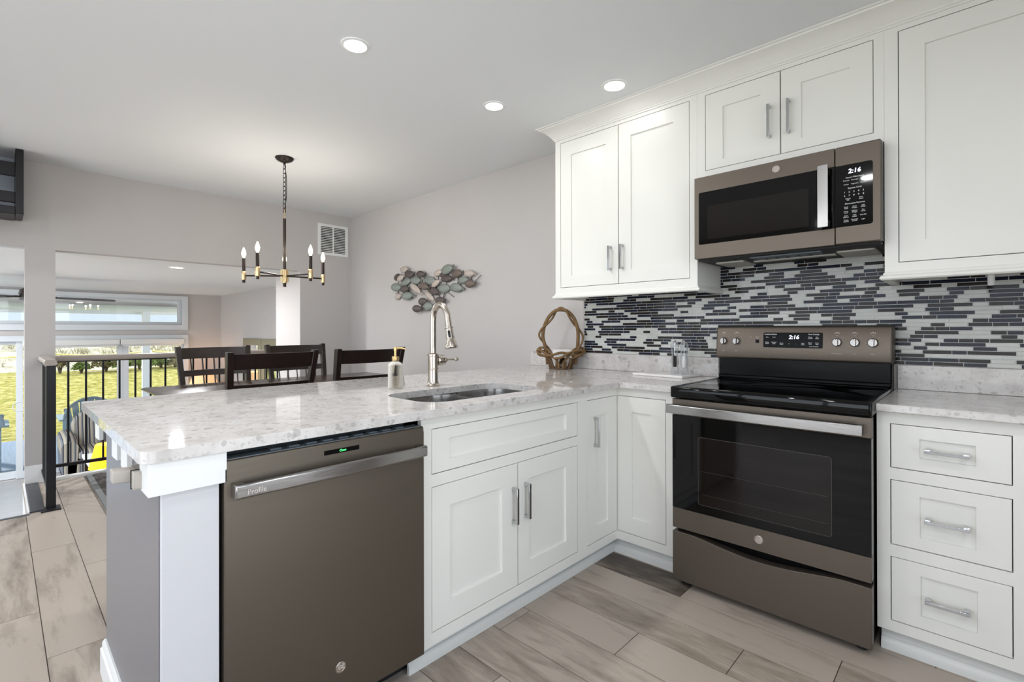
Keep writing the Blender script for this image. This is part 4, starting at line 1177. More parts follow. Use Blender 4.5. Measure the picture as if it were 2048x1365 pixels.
# --- chandelier
def chandelier():
    cx, cy = -2.493, -0.77
    hz = 1.615
    t = thing('chandelier', 'five-light black and brass candle chandelier hanging over the dining table', 'chandelier', (cx, cy, CEIL))
    MB().lathe((cx, cy, 0), [(0.0, CEIL), (0.066, CEIL - 0.0005), (0.068, CEIL - 0.006), (0.055, CEIL - 0.022), (0.03, CEIL - 0.034), (0.01, CEIL - 0.04), (0.008, CEIL - 0.052), (0.0, CEIL - 0.053)], 32).build('canopy', 'bronze', t)
    m = MB()
    z = CEIL - 0.05; k = 0
    while z > 2.135:
        pts = []
        for q in range(16):
            a = 2 * PI * q / 16
            u = 0.009 * math.cos(a); w = 0.0215 * (math.sin(a) + 0.25 * math.sin(3 * a) * 0.3)
            pts.append((cx + (u if k % 2 == 0 else 0) * 0.7 + 0, cy + (0 if k % 2 == 0 else u) + (u * 0.7 if k % 2 == 0 else 0), z - 0.02 + w))
        m.tube(pts, 0.0026, 6, closed=True)
        z -= 0.034; k += 1
    m.build('chain', 'bronze', t, smooth=70)
    m = MB()
    pts = [(cx + 0.012 * math.sin(i / 12 * PI * 3), cy + 0.020 * math.sin(i / 12 * PI) ** 2, CEIL - 0.05 - i / 12 * (CEIL - 0.05 - 2.13)) for i in range(13)]
    m.tube(pts, 0.0028, 6)
    m.build('cord', 'bronze', t, smooth=70)
    MB().tube([(cx, cy, 2.135), (cx, cy, 2.06)], 0.005, 10).build('stem_link', 'gold', t)
    MB().lathe((cx, cy, 0), [(0.0, 2.062), (0.0115, 2.062), (0.0115, hz + 0.045), (0.0, hz + 0.045)], 18).build('rod', 'bronze', t)
    h = MB().lathe((cx, cy, hz), [(0.0, 0.05), (0.019, 0.05), (0.019, -0.055), (0.0, -0.055)], 22)
    for k in range(8):
        a = 2 * PI * k / 8
        h.cyl((cx + 0.0235 * math.cos(a), cy + 0.0235 * math.sin(a), hz - 0.045), (cx + 0.0235 * math.cos(a), cy + 0.0235 * math.sin(a), hz + 0.045), 0.0075, n=10)
    h.build('hub', 'gold', t)
    MB().cyl((cx, cy, hz - 0.055), (cx, cy, hz - 0.085), 0.012, n=16).build('finial', 'bronze', t)
    R = 0.30
    for k in range(5):
        a = math.radians(158.6 + 72 * k)
        ex, ey = cx + R * math.cos(a), cy + R * math.sin(a)
        d = Vector((math.cos(a), math.sin(a), 0))
        ar = MB().tube([(cx + d.x * 0.02, cy + d.y * 0.02, hz), (ex - d.x * 0.01, ey - d.y * 0.01, hz)], 0.0062, 10).build('arm', 'bronze', t)
        hb = MB().lathe((ex, ey, hz), [(0.0, 0.034), (0.016, 0.034), (0.017, 0.03), (0.017, -0.03), (0.016, -0.034), (0.0, -0.034)], 20).build('socket_cup', 'gold', ar)
        MB().cyl((ex, ey, hz - 0.034), (ex, ey, hz - 0.055), 0.011, n=14).build('cup_finial', 'bronze', ar)
        MB().lathe((ex, ey, hz), [(0.0, 0.034), (0.012, 0.034), (0.012, 0.135), (0.0, 0.135)], 18).build('candle_sleeve', 'bronze', ar)
        MB().lathe((ex, ey, hz), [(0.007, 0.135), (0.008, 0.142), (0.0145, 0.158), (0.016, 0.172), (0.0125, 0.190), (0.006, 0.206), (0.0015, 0.216), (0.0001, 0.217)], 18).build('bulb', 'bulb', ar, smooth=80)
        ld = bpy.data.lights.new('bulb_light', 'POINT')
        ld.energy = BULB; ld.shadow_soft_size = 0.02; ld.color = (1.0, 0.92, 0.80)
        lo = bpy.data.objects.new('bulb_light', ld); C.objects.link(lo)
        lo.parent = t
        lo.location = (ex - cx, ey - cy, hz + 0.235 - CEIL)
chandelier()

# --- return air vent on the chase
t = thing('air_vent', 'white louvred return air vent high on the wall beside the corner', 'vent', (-4.03, 0.383, 2.06))
m = MB().prism([(0.2, 2.058), (0.566, 2.058), (0.566, 2.417), (0.2, 2.417)], YZ, -4.0299, -4.018, holes=[[(0.234, 2.09), (0.376, 2.09), (0.376, 2.385), (0.234, 2.385)], [(0.39, 2.09), (0.532, 2.09), (0.532, 2.385), (0.39, 2.385)]])
m.build('frame', 'white', t, bevel=0.002)
m = MB()
for a, b in ((0.234, 0.376), (0.39, 0.532)):
    for k in range(15):
        z = 2.098 + k * 0.0193
        m.add([(-4.019, a, z), (-4.019, b, z), (-4.025, b, z + 0.009), (-4.025, a, z + 0.009), (-4.0195, a, z - 0.001), (-4.0195, b, z - 0.001), (-4.0255, b, z + 0.008), (-4.0255, a, z + 0.008)], [(0, 1, 2, 3), (4, 7, 6, 5), (0, 4, 5, 1), (1, 5, 6, 2), (2, 6, 7, 3), (3, 7, 4, 0)])
o = m.build('louvres', 'white', t)
bx(-4.0298, -4.0285, 0.234, 0.532, 2.09, 2.385).build('dark_duct', 'gap', t)

# ================================================================== DINING AREA
t = thing('dining_table', 'dark espresso rectangular dining table beyond the peninsula', 'table', (-2.5, -0.7, FLOOR))
TX0, TX1, TY0, TY1, TZ = -2.95, -2.02, -1.60, 0.20, 0.782
pf = [(0.0, -0.012), (0.004, -0.004), (0.02, 0.0)]
m = MB()
rings = []
for g, z in ((0.03, TZ - 0.034), (0.0, TZ - 0.016), (0.0, TZ - 0.008), (0.022, TZ)):
    rings.append([(a, b, z) for a, b in rrect(TX0 + g, TX1 - g, TY0 + g, TY1 - g, 0.004, 2)])
m.loft(rings)
m.build('tabletop', 'tablewood', t)
bx(TX0 + 0.09, TX1 - 0.09, TY0 + 0.09, TY1 - 0.09, TZ - 0.12, TZ - 0.034).build('apron', 'darkwood', t)
for x in (TX0 + 0.09, TX1 - 0.16):
    for y in (TY0 + 0.09, TY1 - 0.16):
        bx(x, x + 0.07, y, y + 0.07, FLOOR + 0.012, TZ - 0.034).build('leg', 'darkwood', t, bevel=0.004)

def make_chair(spindles, txt):
    """built at the origin: seat faces +x, back at -x; floor at z=0"""
    t = thing('dining_chair', txt, 'chair', (0, 0, 0), 'dining chairs around the table')
    t['_w'] = 0
    W = 0.255; bt = 1.072
    seat = MB(); rings = []
    for g, z in ((0.01, 0.445), (0.0, 0.45), (0.0, 0.47), (0.01, 0.478)):
        rings.append([(a, b, z) for a, b in rrect(-0.21 + g, 0.23 - g, -0.24 + g, 0.24 - g, 0.03, 4)])
    seat.loft(rings)
    seat.build('seat', 'darkwood', t)
    bx(-0.2, 0.2, -0.215, 0.215, 0.38, 0.446).build('seat_apron', 'darkwood', t)
    for s in (-1, 1):
        bx(0.165, 0.21, s * 0.2 - 0.0225, s * 0.2 + 0.0225, 0.0, 0.40).build('leg', 'darkwood', t, bevel=0.003)
        # rear leg runs up into the back post, raked backwards
        rings = []
        for z, x, y in ((0.0, -0.24, 0.22), (0.25, -0.205, 0.222), (0.47, -0.20, 0.225), (0.75, -0.235, 0.236), (bt, -0.31, W)):
            h = 0.022 if z > 0.3 else 0.02
            rings.append([(x - h, s * y - 0.019, z), (x + h, s * y - 0.019, z), (x + h, s * y + 0.019, z), (x - h, s * y + 0.019, z)])
        MB().loft(rings).build('back_post', 'darkwood', t, bevel=0.004)
    def rail(z0, z1, depth, nm):
        rings = []
        for i in range(13):
            u = -1 + 2 * i / 12
            def bx_(z): return -0.235 - (z - 0.75) * 0.233 - depth * (1 - u * u)
            def hw(z): return (0.236 + (z - 0.75) * 0.059) - 0.012
            rings.append([(bx_(z0) - 0.01, u * hw(z0), z0), (bx_(z0) + 0.01, u * hw(z0), z0), (bx_(z1) + 0.01, u * hw(z1), z1), (bx_(z1) - 0.01, u * hw(z1), z1)])
        return MB().loft(rings).build(nm, 'darkwood', t, bevel=0.002)
    rail(0.972 if spindles else 0.965, 1.060, 0.03, 'top_rail')
    if spindles:
        rail(0.835, 0.882, 0.03, 'mid_rail')
        for k in range(5):
            u = -0.72 + 0.36 * k
            dp = 0.03 * (1 - u * u)
            def px(z): return -0.235 - (z - 0.75) * 0.233 - dp if z > 0.75 else -0.205 - dp * 0.4
            MB().tube([(px(0.98), u * 0.235, 0.985), (px(0.76), u * 0.226, 0.76), (-0.2, u * 0.212, 0.475)], 0.0055, 8).build('spindle', 'darkwood', t)
    else:
        rail(0.80, 0.872, 0.03, 'mid_rail')
        rail(0.62, 0.685, 0.03, 'lower_rail')
    for s in (-1, 1):
        bx(-0.21, 0.17, s * 0.205 - 0.01, s * 0.205 + 0.01, 0.19, 0.215).build('stretcher', 'darkwood', t)
    return t
ch = make_chair(True, 'left dark spindle-back chair on the far side of the table, nearest the railing')
ch.location = (-2.86, -1.075, FLOOR + 0.0125)
c2 = copy_tree(ch); c2.location = (-2.86, -0.405, FLOOR + 0.0125)
c2['label'] = 'right dark spindle-back chair on the far side of the table, below the chandelier'
ch = make_chair(False, 'black curved-rail chair at the middle of the near side of the table')
ch.location = (-2.06, -1.12, FLOOR + 0.0125); ch.rotation_euler = (0, 0, PI)
c2 = copy_tree(ch); c2.location = (-2.06, -0.45, FLOOR + 0.0125)
c2['label'] = 'black curved-rail chair on the near side of the table, behind the soap dispenser'

t = thing('area_rug', 'charcoal woven rug with a grey border under the dining table', 'rug', (-2.6, -0.7, FLOOR))
bx(-3.93, -1.25, -1.77, 0.40, FLOOR + 0.0005, FLOOR + 0.011).build('pile', 'rug', t)
m = MB().prism([(-3.965, -1.805), (-1.215, -1.805), (-1.215, 0.435), (-3.965, 0.435)], XY, FLOOR + 0.0005, FLOOR + 0.012, holes=[[(-3.93, -1.77), (-1.25, -1.77), (-1.25, 0.40), (-3.93, 0.40)]])
m.build('border', 'rugborder', t)

# --- metal fish wall sculpture
def fish_art():
    data = [(365, 165, 68, 56, 0, 'L', (495, 150)), (240, 315, 68, 60, -10, 'D', None), (300, 335, 66, 54, -22, 'L', (395, 290)), (470, 255, 85, 62, 5, 'D', (580, 240)),
            (690, 255, 82, 60, 10, 'D', (810, 270)), (405, 405, 95, 72, -12, 'T', None), (590, 380, 97, 75, 5, 'T', (710, 375)), (210, 510, 100, 70, 8, 'T', (310, 480)),
            (375, 545, 82, 62, 0, 'D', (472, 530)), (590, 540, 112, 62, 40, 'L', (690, 590)), (750, 490, 92, 66, 20, 'B', (850, 520)), (870, 385, 108, 80, 8, 'T', (985, 350)),
            (985, 440, 84, 56, -28, 'L', (1080, 390)), (1030, 235, 78, 58, -15, 'L', None), (1205, 165, 110, 84, -12, 'T', (1355, 130)), (1120, 275, 55, 40, 0, 'D', None),
            (1200, 345, 106, 64, 5, 'D', (1335, 375)), (1395, 245, 100, 76, 0, 'B', (1525, 240)), (1640, 245, 98, 64, 8, 'L', (1790, 265)), (1520, 375, 102, 66, 0, 'T', None),
            (1650, 445, 98, 70, 3, 'B', (1800, 445)), (1385, 520, 118, 80, 15, 'T', (1550, 570)), (1150, 535, 110, 84, 5, 'T', None), (945, 585, 98, 70, 25, 'D', (1060, 630)),
            (425, 680, 105, 74, 0, 'T', (550, 670)), (250, 695, 62, 52, -10, 'L', None), (870, 690, 100, 58, 48, 'L', None), (1065, 770, 90, 68, 5, 'D', (1200, 765)),
            (730, 790, 85, 65, 3, 'D', (835, 785)), (830, 890, 96, 78, -3, 'T', (960, 870)), (615, 930, 88, 64, 5, 'D', (728, 955))]
    YW = 0.6098
    t = thing('fish_wall_sculpture', 'metal wall sculpture of a school of fish on the grey wall above the faucet', 'wall art', (-2.4, YW, 1.6))
    # picture of the school laid out on the wall plane: a runs along x, b upwards
    f, cx_, cy_ = 978.308, 1024.0, 657.716
    yaw = math.radians(43.652)
    fw = Vector((-math.sin(yaw), math.cos(yaw), 0)); rt = Vector((math.cos(yaw), math.sin(yaw), 0))
    cam = Vector((1.41457, -2.303, 1.19386))
    def wall(u, v, y):
        pu, pv = 770 + u * 0.10254, 520 + v * 0.10254
        d = fw + rt * ((pu - cx_) / f) - Vector((0, 0, 1)) * ((pv - cy_) / f)
        k = (y - cam.y) / d.y
        p = cam + d * k
        return (p.x, p.z)
    r = random.Random(5)
    mats = {'L': 'fish_light', 'D': 'fish_dark', 'T': 'fish_teal', 'B': 'fish_brown'}
    wires = MB()
    ends = []
    for (u, v, a, b, rot, k, tail) in data:
        y = YW - r.uniform(0.022, 0.05)
        if tail is None: y = YW - 0.02
        x, z = wall(u, v, y)
        sx = abs(wall(u + 1, v, y)[0] - wall(u - 1, v, y)[0]) / 2
        sz = abs(wall(u, v + 1, y)[1] - wall(u, v - 1, y)[1]) / 2
        A, B = a * sx * 0.97, b * sz * 1.12
        ro = math.radians(-rot) * 0.7
        c_, s_ = math.cos(ro), math.sin(ro)
        def W(p, q, d): return (x + p * c_ - q * s_, y - d, z + p * s_ + q * c_)
        m = MB(); rings = []
        n = 28
        def outl(sc_, d):
            ring = []
            for j in range(n):
                an = 2 * PI * j / n
                p = A * sc_ * math.cos(an)
                pinch = 1.0 - 0.08 * max(0, math.cos(an)) ** 2
                ring.append(W(p, B * sc_ * math.sin(an) * pinch, d))
            return ring
        rings = [outl(1.0, -0.003), outl(1.0, 0.0), outl(0.93, 0.004), outl(0.6, 0.009), outl(0.25, 0.011), outl(0.01, 0.0115)]
        m.loft(rings)
        # eye rim and a fin rib
        fo = m.build('fish', mats[k], t, smooth=50)
        tl = MB()
        L = A * 0.55
        fan = [(A * 0.9, -B * 0.13), (A * 0.9 + L * 0.5, -B * 0.30), (A * 0.9 + L, -B * 0.62), (A * 0.9 + L * 0.86, -B * 0.2), (A * 0.9 + L * 0.8, 0), (A * 0.9 + L * 0.86, B * 0.2), (A * 0.9 + L, B * 0.62), (A * 0.9 + L * 0.5, B * 0.30), (A * 0.9, B * 0.13)]
        tl.prism(fan, lambda p, q, d: W(p, q, d), -0.002, 0.0)
        for q in (-0.42, -0.2, 0.0, 0.2, 0.42):
            tl.tube([W(A * 0.92, q * B * 0.3, 0.001), W(A * 0.9 + L * 0.88, q * B, 0.001)], 0.0022, 5)
        tl.build('tail', mats[k], fo)
        wires.cyl((x, y + 0.002, z), (x, YW, z), 0.003, n=6)
        ends.append((x, z))
    for i in range(len(ends)):
        d = sorted(range(len(ends)), key=lambda j: (ends[j][0] - ends[i][0]) ** 2 + (ends[j][1] - ends[i][1]) ** 2)
        for j in d[1:3]:
            wires.cyl((ends[i][0], YW - 0.006, ends[i][1]), (ends[j][0], YW - 0.006, ends[j][1]), 0.003, n=6)
    for u0, v0, u1, v1 in ((1195, 640, 1140, 730), (1240, 625, 1345, 705), (1760, 395, 1880, 275), (270, 590, 215, 645)):
        p, q = wall(u0, v0, YW - 0.02), wall(u1, v1, YW - 0.02)
        wires.cyl((p[0], YW - 0.02, p[1]), (q[0], YW - 0.02, q[1]), 0.0032, n=6)
    wires.build('wire_frame', 'fish_dark', t)
fish_art()

# ================================================================== GUARD RAILS, STAIR CAP
t = thing('guard_railing', 'black baluster railing with taupe handrail across the living room opening', 'railing', (-4.09, -1.0, FLOOR))
MB().prism(rrect(-4.125, -4.055, 0.938, 0.985, 0.012, 3), lambda a, z, d: (a, d, z), -1.986, -0.001).build('handrail', 'rail', t)
bx(-4.10, -4.08, -1.986, -0.001, 0.928, 0.9385).build('top_bar', 'black', t)
bx(-4.105, -4.075, -1.986, -0.001, 0.066, 0.09).build('bottom_bar', 'black', t)
for k in range(17):
    y = -1.905 + k * 0.1123
    if y < -0.05:
        bx(-4.097, -4.083, y - 0.007, y + 0.007, 0.088, 0.929).build('baluster', 'black', t)
t = thing('stair_railing', 'black railing with square newel post guarding the stair edge by the column', 'railing', (-3.6, -2.06, FLOOR))
np_ = bx(-3.195, -3.145, -2.085, -2.035, FLOOR, 0.955).build('newel_post', 'black', t, bevel=0.004)
bx(-3.205, -3.09, -2.112, -2.012, FLOOR, FLOOR + 0.008).build('base_plate', 'black', np_)
MB().prism(rrect(-2.092, -2.03, 0.955, 0.993, 0.012, 3), YZ, -4.029, -3.135).build('handrail', 'rail', t)
bx(-4.029, -3.195, -2.072, -2.048, 0.93, 0.953).build('top_bar', 'black', t)
bx(-4.029, -3.195, -2.072, -2.048, 0.06, 0.082).build('bottom_bar', 'black', t)
for k in range(7):
    x = -3.30 - k * 0.105
    bx(x - 0.008, x + 0.008, -2.068, -2.052, 0.08, 0.932).build('baluster', 'black', t)
o = MB().box(-3.985, -3.14, -2.164, -2.09, FLOOR - 0.06, FLOOR + 0.012).build('stair_slab', 'slab', bevel=0.003)
tag(o, 'dark slab capping the stair edge at the foot of the column', 'stair slab')
struct(bx(-4.03, -3.13, -2.175, -2.165, LIV, FLOOR + 0.012).build('wall_stair', 'white'))
o = MB().box(-4.06, -4.035, -2.1665, -2.165, 0.02, 0.12).build('strike_plate', 'chrome')
tag(o, 'small chrome latch plate on the edge of the column by the stairs', 'latch plate')

# --- black open rack high on the far wall
t = thing('wall_rack', 'black slatted rack fixed high at the top left corner', 'rack', (-3.75, -2.5, 2.05))
bx(-4.028, -3.70, -2.222, -2.178, 2.055, 2.533).build('upright', 'black', t, bevel=0.004)
bx(-4.028, -3.70, -3.022, -2.978, 2.055, 2.533).build('upright', 'black', t, bevel=0.004)
bx(-4.028, -3.70, -2.978, -2.222, 2.05, 2.108).build('bottom_rail', 'black', t, bevel=0.004)
for z0, z1 in ((2.33, 2.432), (2.136, 2.215)):
    bx(-3.735, -3.71, -2.978, -2.222, z0, z1).build('slat', 'black', t, bevel=0.003)
bx(-4.027, -4.015, -2.978, -2.222, 2.108, 2.533).build('back_panel', 'rackglass', t)
for z in (2.34, 2.145):
    bx(-3.76, -3.735, -2.26, -2.2225, z, z + 0.05).build('hinge', 'rubber', t)

# ================================================================== LIVING ROOM
def armchair():
    t = thing('armchair', 'striped grey upholstered armchair in the sunken living room behind the railing', 'armchair', (-8.4, -1.24, LIV))
    yc = -1.24
    m = bx(-8.85, -8.08, yc - 0.40, yc + 0.40, LIV + 0.05, LIV + 0.34)
    m.build('base', 'stripe', t, bevel=0.02)
    m = MB()
    rings = []
    for g, z in ((0.03, 0.34), (0.0, 0.37), (0.0, 0.44), (0.03, 0.475)):
        rings.append([(a, b, LIV + z) for a, b in rrect(-8.72 + g, -8.04 - g, yc - 0.265 + g, yc + 0.265 - g, 0.05, 5)])
    m.loft(rings)
    m.build('seat_cushion', 'stripe', t, smooth=60)
    for s in (-1, 1):
        m = MB(); rings = []
        for x, h in ((-8.85, 0.70), (-8.5, 0.70), (-8.2, 0.675), (-8.08, 0.62)):
            ring = []
            for j in range(14):
                a = PI * j / 13
                ring.append((x, yc + s * 0.36 + 0.095 * math.cos(a), LIV + h - 0.09 + 0.09 * math.sin(a)))
            ring.append((x, yc + s * 0.36 - 0.07, LIV + 0.1)); ring.append((x, yc + s * 0.36 + 0.07, LIV + 0.1))
            rings.append(ring)
        m.loft(rings)
        m.build('arm', 'stripe', t, smooth=60)
    m = MB(); rings = []
    for x, sc_, rake in ((-8.92, 0.93, 0.0), (-8.90, 1.0, 0.0), (-8.80, 1.0, 0.0), (-8.73, 0.92, 0.0)):
        ring = []
        for a, b in arc(0, 0.0, 1.0, 0, 180, 18):
            ring.append((x - 0.0, yc + 0.29 * a * sc_, LIV + 0.74 + 0.26 * b * sc_))
        ring.append((x + 0.12, yc - 0.25 * sc_, LIV + 0.36)); ring.append((x + 0.12, yc + 0.25 * sc_, LIV + 0.36))
        rings.append(ring)
    m.loft(rings)
    m.build('back', 'stripe', t, smooth=60)
    for x in (-8.8, -8.14):
        for s in (-1, 1):
            MB().cyl((x, yc + s * 0.34, LIV), (x, yc + s * 0.34, LIV + 0.055), 0.018, 0.025, 12).build('foot', 'darkwood', t)
armchair()
t = thing('side_table', 'pale console table holding the yellow lamp below the railing', 'table', (-5.9, -1.35, LIV))
bx(-7.25, -4.75, -1.545, -1.12, -0.495, -0.46).build('tabletop', 'white', t, bevel=0.004)
for x in (-7.2, -4.84):
    for y in (-1.52, -1.19):
        bx(x, x + 0.05, y, y + 0.05, LIV, -0.495).build('leg', 'darkwood', t)
def lamp(x, y, z, rb, rt_, zb, zt, shade, watts, col, txt):
    t = thing('table_lamp', txt, 'lamp', (x, y, z))
    MB().lathe((x, y, z), [(0.0, 0.0005), (0.06, 0.0005), (0.06, 0.012), (0.02, 0.02), (0.03, 0.06), (0.035, 0.10), (0.012, 0.16), (0.008, zb - z + 0.05), (0.0, zb - z + 0.05)], 20).build('base', 'champagne', t)
    MB().lathe((x, y, 0), [(rb, zb), (rt_, zt), (rt_ - 0.003, zt), (rb - 0.003, zb)], 36, cap=False).build('lamp_shade', shade, t)
    MB().lathe((x, y, 0), [(0.0001, zb + 0.06), (0.022, zb + 0.085), (0.026, zb + 0.11), (0.0001, zb + 0.145)], 16).build('bulb', 'bulb', t)
    m = MB()
    for k in range(3):
        a = 2 * PI * k / 3
        m.cyl((x, y, zb + 0.05), (x + (rb - 0.006) * math.cos(a), y + (rb - 0.006) * math.sin(a), zb + 0.012), 0.002, n=6)
    m.build('shade_ring', 'brass', t)
    ld = bpy.data.lights.new('lamp_light', 'POINT'); ld.energy = watts; ld.shadow_soft_size = 0.03; ld.color = col
    lo = bpy.data.objects.new('lamp_light', ld); C.objects.link(lo); lo.parent = t
    lo.location = (0, 0, zb + 0.16 - z)
lamp(-5.2, -1.50, -0.46, 0.175, 0.12, -0.235, 0.005, 'shade_yellow', 5, (1, 0.75, 0.4), 'lit table lamp with a bright yellow shade by the striped armchair')
t = thing('corner_table', 'dark corner table under the peach lamp behind the dining chairs', 'table', (-8.62, 0.24, LIV))
MB().lathe((-8.62, 0.22, 0), [(0.0, -0.33), (0.26, -0.33), (0.27, -0.32), (0.27, -0.30), (0.0, -0.30)], 28).build('tabletop', 'darkwood', t)
MB().lathe((-8.62, 0.22, 0), [(0.0, LIV), (0.18, LIV), (0.17, LIV + 0.03), (0.03, LIV + 0.06), (0.03, -0.33), (0.0, -0.33)], 24).build('pedestal', 'darkwood', t)
lamp(-8.62, 0.22, -0.30, 0.27, 0.17, 0.06, 0.40, 'shade_peach', 5, (1, 0.72, 0.45), 'lit table lamp with a peach shade in the corner seen through the chair spindles')
# mirrors on the long wall
for a, b, txt in ((-7.70, -6.90, 'champagne-framed mirror on the living room wall, the left of two'), (-6.86, -6.06, 'champagne-framed mirror on the living room wall, the right one half hidden by the wall')):
    t = thing('wall_mirror', txt, 'mirror', ((a + b) / 2, 0.6, 0.0), 'mirrors on the living room wall')
    MB().prism([(a, 0.05), (b, 0.05), (b, 1.055), (a, 1.055)], XZ, 0.575, 0.6095, holes=[[(a + 0.11, 0.16), (b - 0.11, 0.16), (b - 0.11, 0.945), (a + 0.11, 0.945)]]).build('frame', 'champagne', t, bevel=0.006)
    bx(a + 0.105, b - 0.105, 0.598, 0.604, 0.155, 0.95).build('mirror_glass', 'mirror', t)
# ceiling fan
def fan():
    x, y, z = -6.8, -2.03, 1.60
    t = thing('ceiling_fan', 'dark four-blade ceiling fan in the living room, half behind the column', 'ceiling fan', (x, y, 1.85))
    MB().lathe((x, y, 0), [(0.0, 1.8499), (0.07, 1.8499), (0.07, 1.82), (0.02, 1.79), (0.015, 1.70), (0.0, 1.70)], 24).build('downrod', 'bronze', t)
    MB().lathe((x, y, 0), [(0.0, 1.71), (0.07, 1.71), (0.11, 1.68), (0.12, 1.63), (0.09, 1.59), (0.05, 1.575), (0.0, 1.575)], 28).build('motor', 'bronze', t)
    for k in range(4):
        a = PI / 2 * k + 0.04
        c_, s_ = math.cos(a), math.sin(a)
        tl = math.radians(11)
        pts = [(0.16, -0.035), (0.30, -0.065), (0.68, -0.075), (0.77, -0.05), (0.79, 0.0), (0.77, 0.05), (0.68, 0.075), (0.30, 0.065), (0.16, 0.035)]
        b = MB().prism(pts, lambda p, q, d: (x + p * c_ - q * math.cos(tl) * s_, y + p * s_ + q * math.cos(tl) * c_, z + q * math.sin(tl) - 0.018 * p + d), -0.004, 0.004).build('blade', 'fan', t)
        MB().tube([(x + 0.08 * c_, y + 0.08 * s_, z + 0.0), (x + 0.22 * c_, y + 0.22 * s_, z - 0.002)], 0.012, 8).build('blade_iron', 'bronze', b)
fan()

# ================================================================== OUTSIDE
m = MB()
for k in range(28):
    xa = -9.18 - 0.14 * k
    m.box(xa - 0.134, xa, -7.0, 3.0, -1.13, -1.10)
o = m.build('deck', 'deck'); tag(o, 'blue-grey board deck outside the sliding door', 'deck'); o['kind'] = 'structure'
o = bx(-12.6, -9.16, -7, 3.0, 1.62, 1.72).build('porch_roof', 'porch'); struct(o)
o = bx(-12.6, -12.42, -7, 3.0, 1.56, 1.62).build('porch_beam', 'porch'); struct(o)
for i, (yy, txt) in enumerate(((-0.015, 'pale blue porch post outside right of the door mullion'), (-3.0, 'pale blue porch post outside beyond the stair doorway'))):
    t = thing('porch_post', txt, 'post', (-12.2, yy, -1.1), 'porch posts')
    bx(-12.27, -12.13, yy - 0.07, yy + 0.07, -1.10, 1.62).build('shaft', 'porch', t, bevel=0.006)
    bx(-12.285, -12.115, yy - 0.085, yy + 0.085, -1.10, -0.98).build('plinth', 'porch', t)
def ground():
    r = random.Random(11)
    def h(x, y):
        d = -13.0 - x
        z = -1.2 + 0.052 * min(max(d, 0), 13.2)
        return z + 0.02 * math.sin(x * 1.3 + y) + 0.02 * math.sin(y * 0.9 - x * 0.4)
    m = MB(); nx, ny = 40, 50
    vs = [(-13.0 - 13.5 * i / nx, -16 + 34 * j / ny, h(-13.0 - 13.5 * i / nx, -16 + 34 * j / ny)) for i in range(nx + 1) for j in range(ny + 1)]
    fs = [(i * (ny + 1) + j, (i + 1) * (ny + 1) + j, (i + 1) * (ny + 1) + j + 1, i * (ny + 1) + j + 1) for i in range(nx) for j in range(ny)]
    m.add(vs, fs)
    o = m.build('lawn', 'lawn', smooth=180); tag(o, 'sunlit mown lawn outside the windows', 'grass', kind='stuff')
    m = MB(); nx, ny = 30, 70
    def h2(x, y):
        d = -25.9 - x
        return -0.56 + 0.012 * d + 1.55 * (1 - math.exp(-max(d - 1.5, 0) / 4.5)) + 0.12 * math.sin(y * 0.55 + x * 0.3) * min(1, max(d - 1, 0) / 3) + 0.07 * math.sin(y * 1.7 - x) * min(1, max(d - 1, 0) / 3)
    P = [[(-25.8 - 16 * i / nx, -26 + 60 * j / ny) for j in range(ny + 1)] for i in range(nx + 1)]
    vs = [(x, y, h2(x, y)) for row in P for x, y in row]
    fs = [(i * (ny + 1) + j, (i + 1) * (ny + 1) + j, (i + 1) * (ny + 1) + j + 1, i * (ny + 1) + j + 1) for i in range(nx) for j in range(ny)]
    m.add(vs, fs)
    o = m.build('dune', 'dune', smooth=180); tag(o, 'pale sand dune with scrub rising beyond the lawn', 'sand dune', kind='stuff')
    # dry grass tufts on the dune
    m = MB()
    for k in range(700):
        x = -28.0 - r.uniform(0, 11); y = r.uniform(-14, 14)
        z = h2(x, y)
        for q in range(7):
            a = r.uniform(0, 2 * PI); L = r.uniform(0.15, 0.4); w = 0.02
            dx, dy = math.cos(a) * L * 0.5, math.sin(a) * L * 0.5
            px, py = x + r.uniform(-0.2, 0.2), y + r.uniform(-0.2, 0.2)
            m.add([(px - w, py - w, z - 0.05), (px + w, py + w, z - 0.05), (px + dx, py + dy, z + L)], [(0, 1, 2)])
    o = m.build('dune_grass', 'dunegrass'); tag(o, 'dry grass tufts scattered over the dune', 'grass', kind='stuff')
    return h2
h2 = ground()
def bush(x, y, z, w, hgt, mat, txt, seed, stem=False):
    r = random.Random(seed)
    t = thing('bush', txt, 'bush', (x, y, z), 'bushes along the lawn edge')
    m = MB()
    for k in range(260):
        a = r.uniform(0, 2 * PI); b = r.uniform(-0.2, 1.0); rr = (r.random() ** 0.4)
        ce = Vector((x + w * rr * math.cos(a) * math.sqrt(max(0.05, 1 - max(b, 0) ** 2)), y + w * rr * math.sin(a) * math.sqrt(max(0.05, 1 - max(b, 0) ** 2)), z + hgt * (0.35 + 0.6 * b * rr + (0.15 if stem else 0))))
        n = Vector((r.uniform(-1, 1), r.uniform(-1, 1), r.uniform(-1, 1))).normalized()
        u = n.orthogonal().normalized(); v = n.cross(u)
        s = r.uniform(0.05, 0.11) * (w / 0.4) ** 0.4
        m.add([ce - u * s, ce + v * s * 0.5, ce + u * s, ce - v * s * 0.5], [(0, 1, 2, 3)])
    m.build('foliage', mat, t, recalc=False)
    m = MB()
    for k in range(4):
        m.tube([(x, y, z - 0.05), (x + r.uniform(-0.1, 0.1), y + r.uniform(-0.1, 0.1), z + hgt * 0.4), (x + r.uniform(-0.3, 0.3) * w, y + r.uniform(-0.3, 0.3) * w, z + hgt * 0.8)], [0.04, 0.03, 0.01], 6)
    m.build('stem', 'stem', t)
